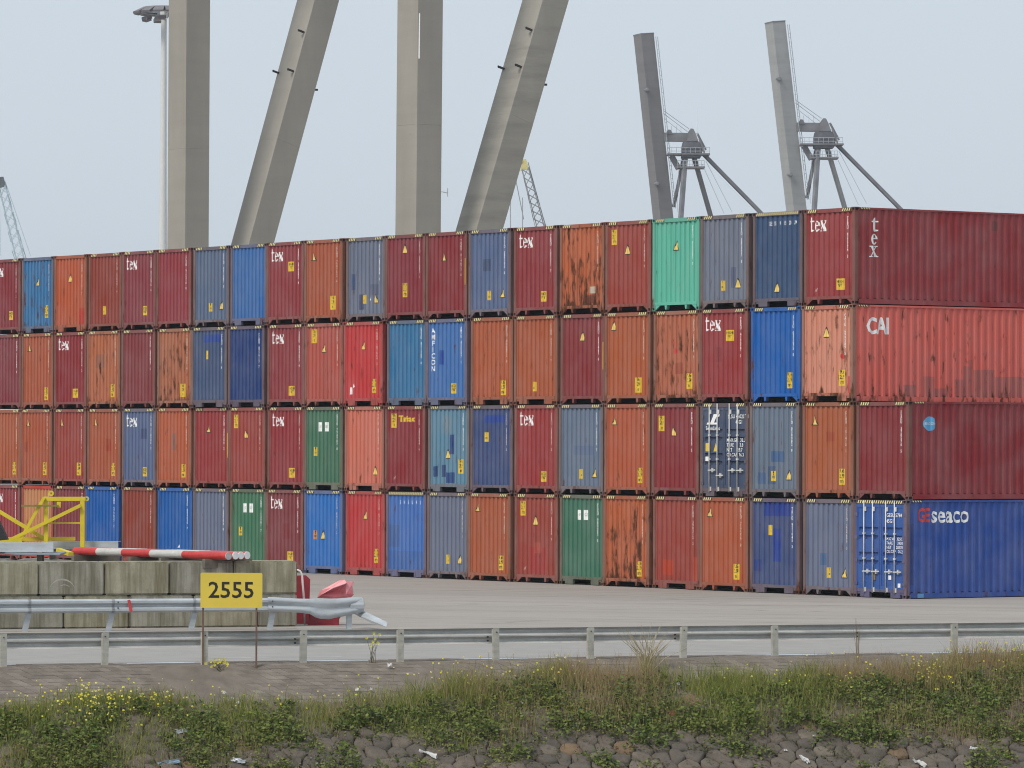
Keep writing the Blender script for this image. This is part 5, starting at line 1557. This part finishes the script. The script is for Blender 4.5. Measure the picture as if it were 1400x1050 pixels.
# leafy low weeds in clumps
def dleaf(e, t):
    a = topt(e)+0.3; b = stot(e)
    m = np.clip((t-a)/0.35, 0, 1)*np.clip((b-t)/0.5, 0, 1)
    return m
cl_e, cl_t = sample(11000, E0, E1, 1.0, 4.9, lambda e, t: dleaf(e, t)*np.clip(0.55+1.6*nz(e, t, 0.75, 21.0), 0.0, 1))
c2e, c2t = sample(6500, E0, E1, 2.6, 5.4, lambda e, t: np.clip((t-stot(e)+0.3)/0.3, 0, 1)*np.clip(-0.12+1.5*nz(e, t, 0.8, 33.0), 0, 1))
cl_e = np.concatenate([cl_e, c2e]); cl_t = np.concatenate([cl_t, c2t])
def leaves(ce, ct, per, rad, hgt, ls):
    n = len(ce)*per
    e = np.repeat(ce, per)+nr.normal(0, rad, n); t = np.repeat(ct, per)+nr.normal(0, rad*0.8, n)
    hs = np.repeat(nr.uniform(0.45, 1.25, len(ce))*hgt*(1+0.7*nz(ce, ct, 1.1, 91.0)), per)
    r = np.hypot(e-np.repeat(ce, per), t-np.repeat(ct, per))/(2.2*rad)
    z = hs*np.sqrt(np.clip(1-r**2, 0.02, 1))*nr.uniform(0.15, 1, n)**0.7
    c = bpn(e, t, z)
    u = nr.normal(0, 1, (n, 3)); u[:, 2] *= 0.5; u /= np.linalg.norm(u, axis=1)[:, None]
    nrm = nr.normal(0, 0.55, (n, 3)); nrm[:, 2] += 0.8; nrm[:, 1] -= 0.35
    v = np.cross(nrm, u); v /= np.linalg.norm(v, axis=1)[:, None]
    L = nr.uniform(0.45, 1.5, n)*ls
    a = u*L[:, None]; b = v*(L*nr.uniform(0.16, 0.42, n))[:, None]
    return np.stack([c-a*0.5, c+b-a*0.05, c+a*0.5, c-b-a*0.05], 1)
LEAF = [(0.038, 0.064, 0.016), (0.072, 0.115, 0.024), (0.14, 0.19, 0.036), (0.21, 0.245, 0.06), (0.12, 0.105, 0.05)]
sp = nr.uniform(0, 1, len(cl_e))+0.5*nz(cl_e, cl_t, 0.5, 55.0)
k1 = sp < 0.64
quads('leafy_weeds', leaves(cl_e[k1], cl_t[k1], 30, 0.115, 0.29, 0.075), island_mat('leafy_weeds', LEAF), label='dark green leafy weeds sprawling over the bank', cat='weeds')
LEAF2 = [(0.11, 0.145, 0.024), (0.17, 0.21, 0.038), (0.25, 0.275, 0.06), (0.23, 0.19, 0.085)]
quads('light_weeds', leaves(cl_e[~k1], cl_t[~k1], 34, 0.11, 0.27, 0.05), island_mat('light_weeds', LEAF2), label='lighter small-leaved weeds between the stones', cat='weeds')
c3e, c3t = sample(2600, E0, E1, 2.2, 5.4, lambda e, t: np.clip(0.45+1.2*nz(e, t, 1.3, 44.0), 0, 1))
quads('stone_weeds', leaves(c3e, c3t, 14, 0.055, 0.11, 0.042), island_mat('stone_weeds', [(0.07, 0.085, 0.03), (0.11, 0.125, 0.04), (0.15, 0.14, 0.065), (0.12, 0.085, 0.05)]), label='tiny sparse weeds in the joints of the stones', cat='weeds')
# dead stems and litter of leaves in the shade of the belt
e, t = sample(46000, E0, E1, 1.5, 5.3, lambda e, t: np.clip((t-topt(e)-0.5)/0.3, 0, 1)*np.clip((stot(e)+1.2-t)/1.2, 0.12, 1)*np.clip(0.4+1.0*nz(e, t, 0.8, 77.0), 0, 1))
Q, _ = blades(e, t, nr.uniform(0.06, 0.26, len(e)), nr.uniform(0.004, 0.009, len(e)), nr.uniform(0.4, 1.6, len(e)))
quads('dead_stems', Q, island_mat('dead_stems', [(0.09, 0.06, 0.04), (0.17, 0.12, 0.075), (0.27, 0.21, 0.14)]), label='dead brown stems tangled among the weeds', cat='stems')
# yellow flower heads on thin stalks
def flowers(name, spots, mat_c, label, size=(0.011, 0.028)):
    ee, tt, zz = spots
    n = len(ee); c = bpn(ee, tt, zz)
    rr = nr.uniform(size[0], size[1], n)
    u = nr.normal(0, 1, (n, 3)); u /= np.linalg.norm(u, axis=1)[:, None]
    w_ = np.cross(u, np.array([0.1, -0.8, 0.6])); w_ /= np.linalg.norm(w_, axis=1)[:, None]; u = np.cross(w_, np.array([0.1, -0.8, 0.6])); u /= np.linalg.norm(u, axis=1)[:, None]
    a, b = u*rr[:, None], w_*rr[:, None]
    Q = [np.stack([c-a, c+b, c+a, c-b], 1)]
    u2 = np.cross(u, w_); a2 = u2*rr[:, None]
    Q.append(np.stack([c-a2, c+b*0.8, c+a2, c-b*0.8], 1))
    quads(name, np.concatenate(Q), mat_c, label=label, cat='flowers')
    b0 = bpn(ee+nr.normal(0, .03, n), tt, 0.0)
    s = np.tile(np.array([0.003, 0, 0]), (n, 1))
    quads(name.replace('flowers', 'flower_stalks'), np.stack([b0-s, b0+s, c+s, c-s], 1), island_mat('flower_stalks', GREEN), label='thin stalks under the yellow flowers', cat='stalks')
fe, ft = [], []
for x, y0, n, sx in ((20, 1.9, 60, 30), (75, 1.85, 70, 25), (110, 1.95, 120, 22), (150, 1.8, 40, 22), (100, 2.4, 40, 40), (190, 2.0, 22, 40), (430, 1.7, 26, 40), (560, 1.2, 40, 30), (620, 1.1, 34, 30), (690, 0.9, 26, 20), (720, 0.9, 22, 30), (930, 1.4, 18, 25), (1010, 1.3, 24, 25), (1060, 1.2, 18, 20), (1110, 1.1, 24, 15), (1215, 1.35, 100, 9), (1240, 1.6, 28, 7), (1290, 0.9, 26, 30), (1350, 0.75, 60, 25), (1390, 0.8, 20, 15), (320, 1.9, 20, 40), (250, 1.8, 14, 40)):
    n = max(6, int(n*0.6)); fe.append(pxe(x)+nr.normal(0, sx*1.25/62, n)); ft.append(y0+nr.normal(0, 0.28, n))
fe = np.concatenate(fe); ft = np.concatenate(ft)
FLY = island_mat('yellow_flowers', [(0.80, 0.68, 0.02), (0.90, 0.80, 0.06), (0.85, 0.75, 0.25)], 0.6, 0.2)
flowers('yellow_flowers', (fe, ft, nr.uniform(0.12, 0.44, len(fe))), FLY, 'small yellow flower heads dotted over the grass')

# single plants that stand out
def stalk_plant(name, x, t0, n, h, spread, mat, label, cat, fl=None, wd=0.006):
    e0 = pxe(x); root = thing(name, label, cat, bp(e0, t0))
    o_ = -bp(e0, t0); rq = random.Random(int(x))
    m_ = MB(); heads = MB()
    for i in range(n):
        a = bp(e0+rq.gauss(0, spread*0.18), t0+rq.gauss(0, 0.04), -0.02); k = rq.gauss(0, 1)
        b_ = a+EDIR*(k*spread)+Vector((0, rq.uniform(-.1, .1), h*rq.uniform(0.55, 1.0)))
        mid = a.lerp(b_, 0.5)-EDIR*(k*spread*0.18)
        m_.tube([a, mid, b_], [wd, wd*0.8, wd*0.4], 4, cap=False)
        if fl:
            for q in range(5): 
                an = q*1.256; heads.poly([b_, b_+EDIR*0.032*math.cos(an)+Vector((0, -.01, 0.032*math.sin(an))), b_+EDIR*0.032*math.cos(an+.9)+Vector((0, -.01, 0.032*math.sin(an+.9)))])
    put('stalks', shift(m_, o_), mat, root)
    if fl: tag(put('flower_heads', shift(heads, o_).mesh('flower_heads', fix=False), fl, root), kind='stuff')
STRAW = island_mat('straw', [(0.52, 0.44, 0.28), (0.62, 0.54, 0.37), (0.44, 0.35, 0.21)])
stalk_plant('straw_grass_tuft', 835, 0.70, 48, 1.0, 0.42, STRAW, 'tall pale straw grass tuft fanning up before a rail post', 'grass', None, 0.009)
stalk_plant('dry_weed', 1142, 0.55, 9, 1.05, 0.10, island_mat('dry_weed', [(0.24, 0.18, 0.11), (0.30, 0.22, 0.13)]), 'tall dry brown weed standing against the guardrail beam', 'weed')
stalk_plant('flowering_weed', 469, 0.20, 8, 0.62, 0.16, island_mat('weed_stalk', [(0.12, 0.12, 0.05), (0.17, 0.15, 0.07)]), 'thin weed with few yellow flowers growing at the guardrail foot', 'weed', FLY)
stalk_plant('flowering_weed', 268, 0.42, 16, 0.2, 0.12, island_mat('weed_stalk', [(0.10, 0.11, 0.04), (0.16, 0.14, 0.06)]), 'low yellow-flowered weed at the foot of the number sign', 'weed', FLY)

# ------------------------------------------------------------------ litter
LW = simple('white_litter', (0.52, 0.52, 0.50), 0.6, var=0.2, scale=8); LR = simple('red_litter', (0.62, 0.10, 0.09), 0.5); LB = simple('blue_litter', (0.17, 0.25, 0.33), 0.5); LS = simple('silver_litter', (0.42, 0.45, 0.48), 0.4, 0.3)
def litter(x, y, w_, h_, mat, label, grp=None, rot=0.0, name='litter_scrap'):
    # find where the sight line meets the slope
    lo, hi = 0.0, 6.0
    ee = pxe(x)
    for _ in range(40):
        mid = (lo+hi)/2; qx, qy = topx(bp(ee, mid, 0.05)); ee += (x-qx)*0.015
        if qy < y: lo = mid
        else: hi = mid
    p = bp(ee, lo, 0.09)
    rl = random.Random(int(x*7+y)); m_ = MB(); n = 4
    for i in range(n+1):
        for j in range(n+1):
            u, v = (i/n-.5)*w_, (j/n-.5)*h_
            u2, v2 = u*math.cos(rot)-v*math.sin(rot), u*math.sin(rot)+v*math.cos(rot)
            m_.v.append((u2+rl.gauss(0, min(w_, h_)*0.09), v2*0.75+rl.gauss(0, 0.015), v2*0.65+rl.gauss(0, min(0.025, h_*0.12))))
    for i in range(n):
        for j in range(n):
            q = i*(n+1)+j; m_.f.append((q, q+n+1, q+n+2, q+1)); m_.m.append(0)
    o = put(name, m_.mesh('scrap', fix=False), mat); o.location = p
    tag(o, label, 'litter', grp)
GW = 'small white scraps on the bank'
for x, y, s_ in ((307, 949, 6), (318, 957, 5), (325, 963, 5), (336, 988, 5), (253, 982, 5), (396, 997, 5), (403, 999, 4), (433, 1046, 4), (488, 945, 6), (508, 944, 5), (927, 937, 6), (879, 947, 5), (822, 988, 6), (714, 964, 4), (1113, 1008, 5), (1074, 1028, 5), (533, 912, 8)):
    litter(x, y, s_/85, s_/85, LW, 'small white scrap of litter caught on the weedy bank', GW)
litter(369, 994, 0.17, 0.14, LW, 'white crumpled scrap lying on bare stones beside leafy weeds')
litter(249, 1001, 0.26, 0.14, LS, 'silvery crumpled wrapper lying on the weedy bank', rot=0.3)
litter(922, 978, 0.20, 0.14, LR, 'red scrap of litter in the green weeds')
litter(585, 1033, 0.06, 0.42, LW, 'long white plastic strip among the stones', rot=1.05, name='plastic_strip')
litter(1100, 1041, 0.07, 0.26, LW, 'narrow white strip on the grey stones', rot=0.7, name='plastic_strip')
litter(1256, 1045, 0.08, 0.34, LW, 'white strip of plastic beside orange-stained stones', rot=0.9, name='plastic_strip')
litter(1335, 1026, 0.26, 0.07, LW, 'flat white shred lying under a clump of weeds', rot=-0.15, name='plastic_strip')
litter(230, 1045, 0.42, 0.12, LB, 'faded blue plastic scrap on the lower stones', rot=0.25)
litter(326, 1043, 0.28, 0.10, LS, 'grey plastic shred on stones beside low weeds', rot=-0.2)

# ------------------------------------------------------------------ haze
HAZE = True
if HAZE:
    hb = MB(); hb.box(-2300, 2300, -900, 3700, -9.5, 74.0)
    hm = bpy.data.materials.new('haze'); hm.use_nodes = True
    n = hm.node_tree.nodes; n.clear()
    ho = n.new('ShaderNodeOutputMaterial'); pv = n.new('ShaderNodeVolumePrincipled')
    pv.inputs['Color'].default_value = (0.86, 0.92, 1.0, 1); pv.inputs['Density'].default_value = 0.00017; pv.inputs['Anisotropy'].default_value = 0.3
    hm.node_tree.links.new(pv.outputs[0], ho.inputs['Volume'])
    tag(put('haze', hb, hm), 'thin pale haze hanging over the harbour', 'haze', kind='stuff')
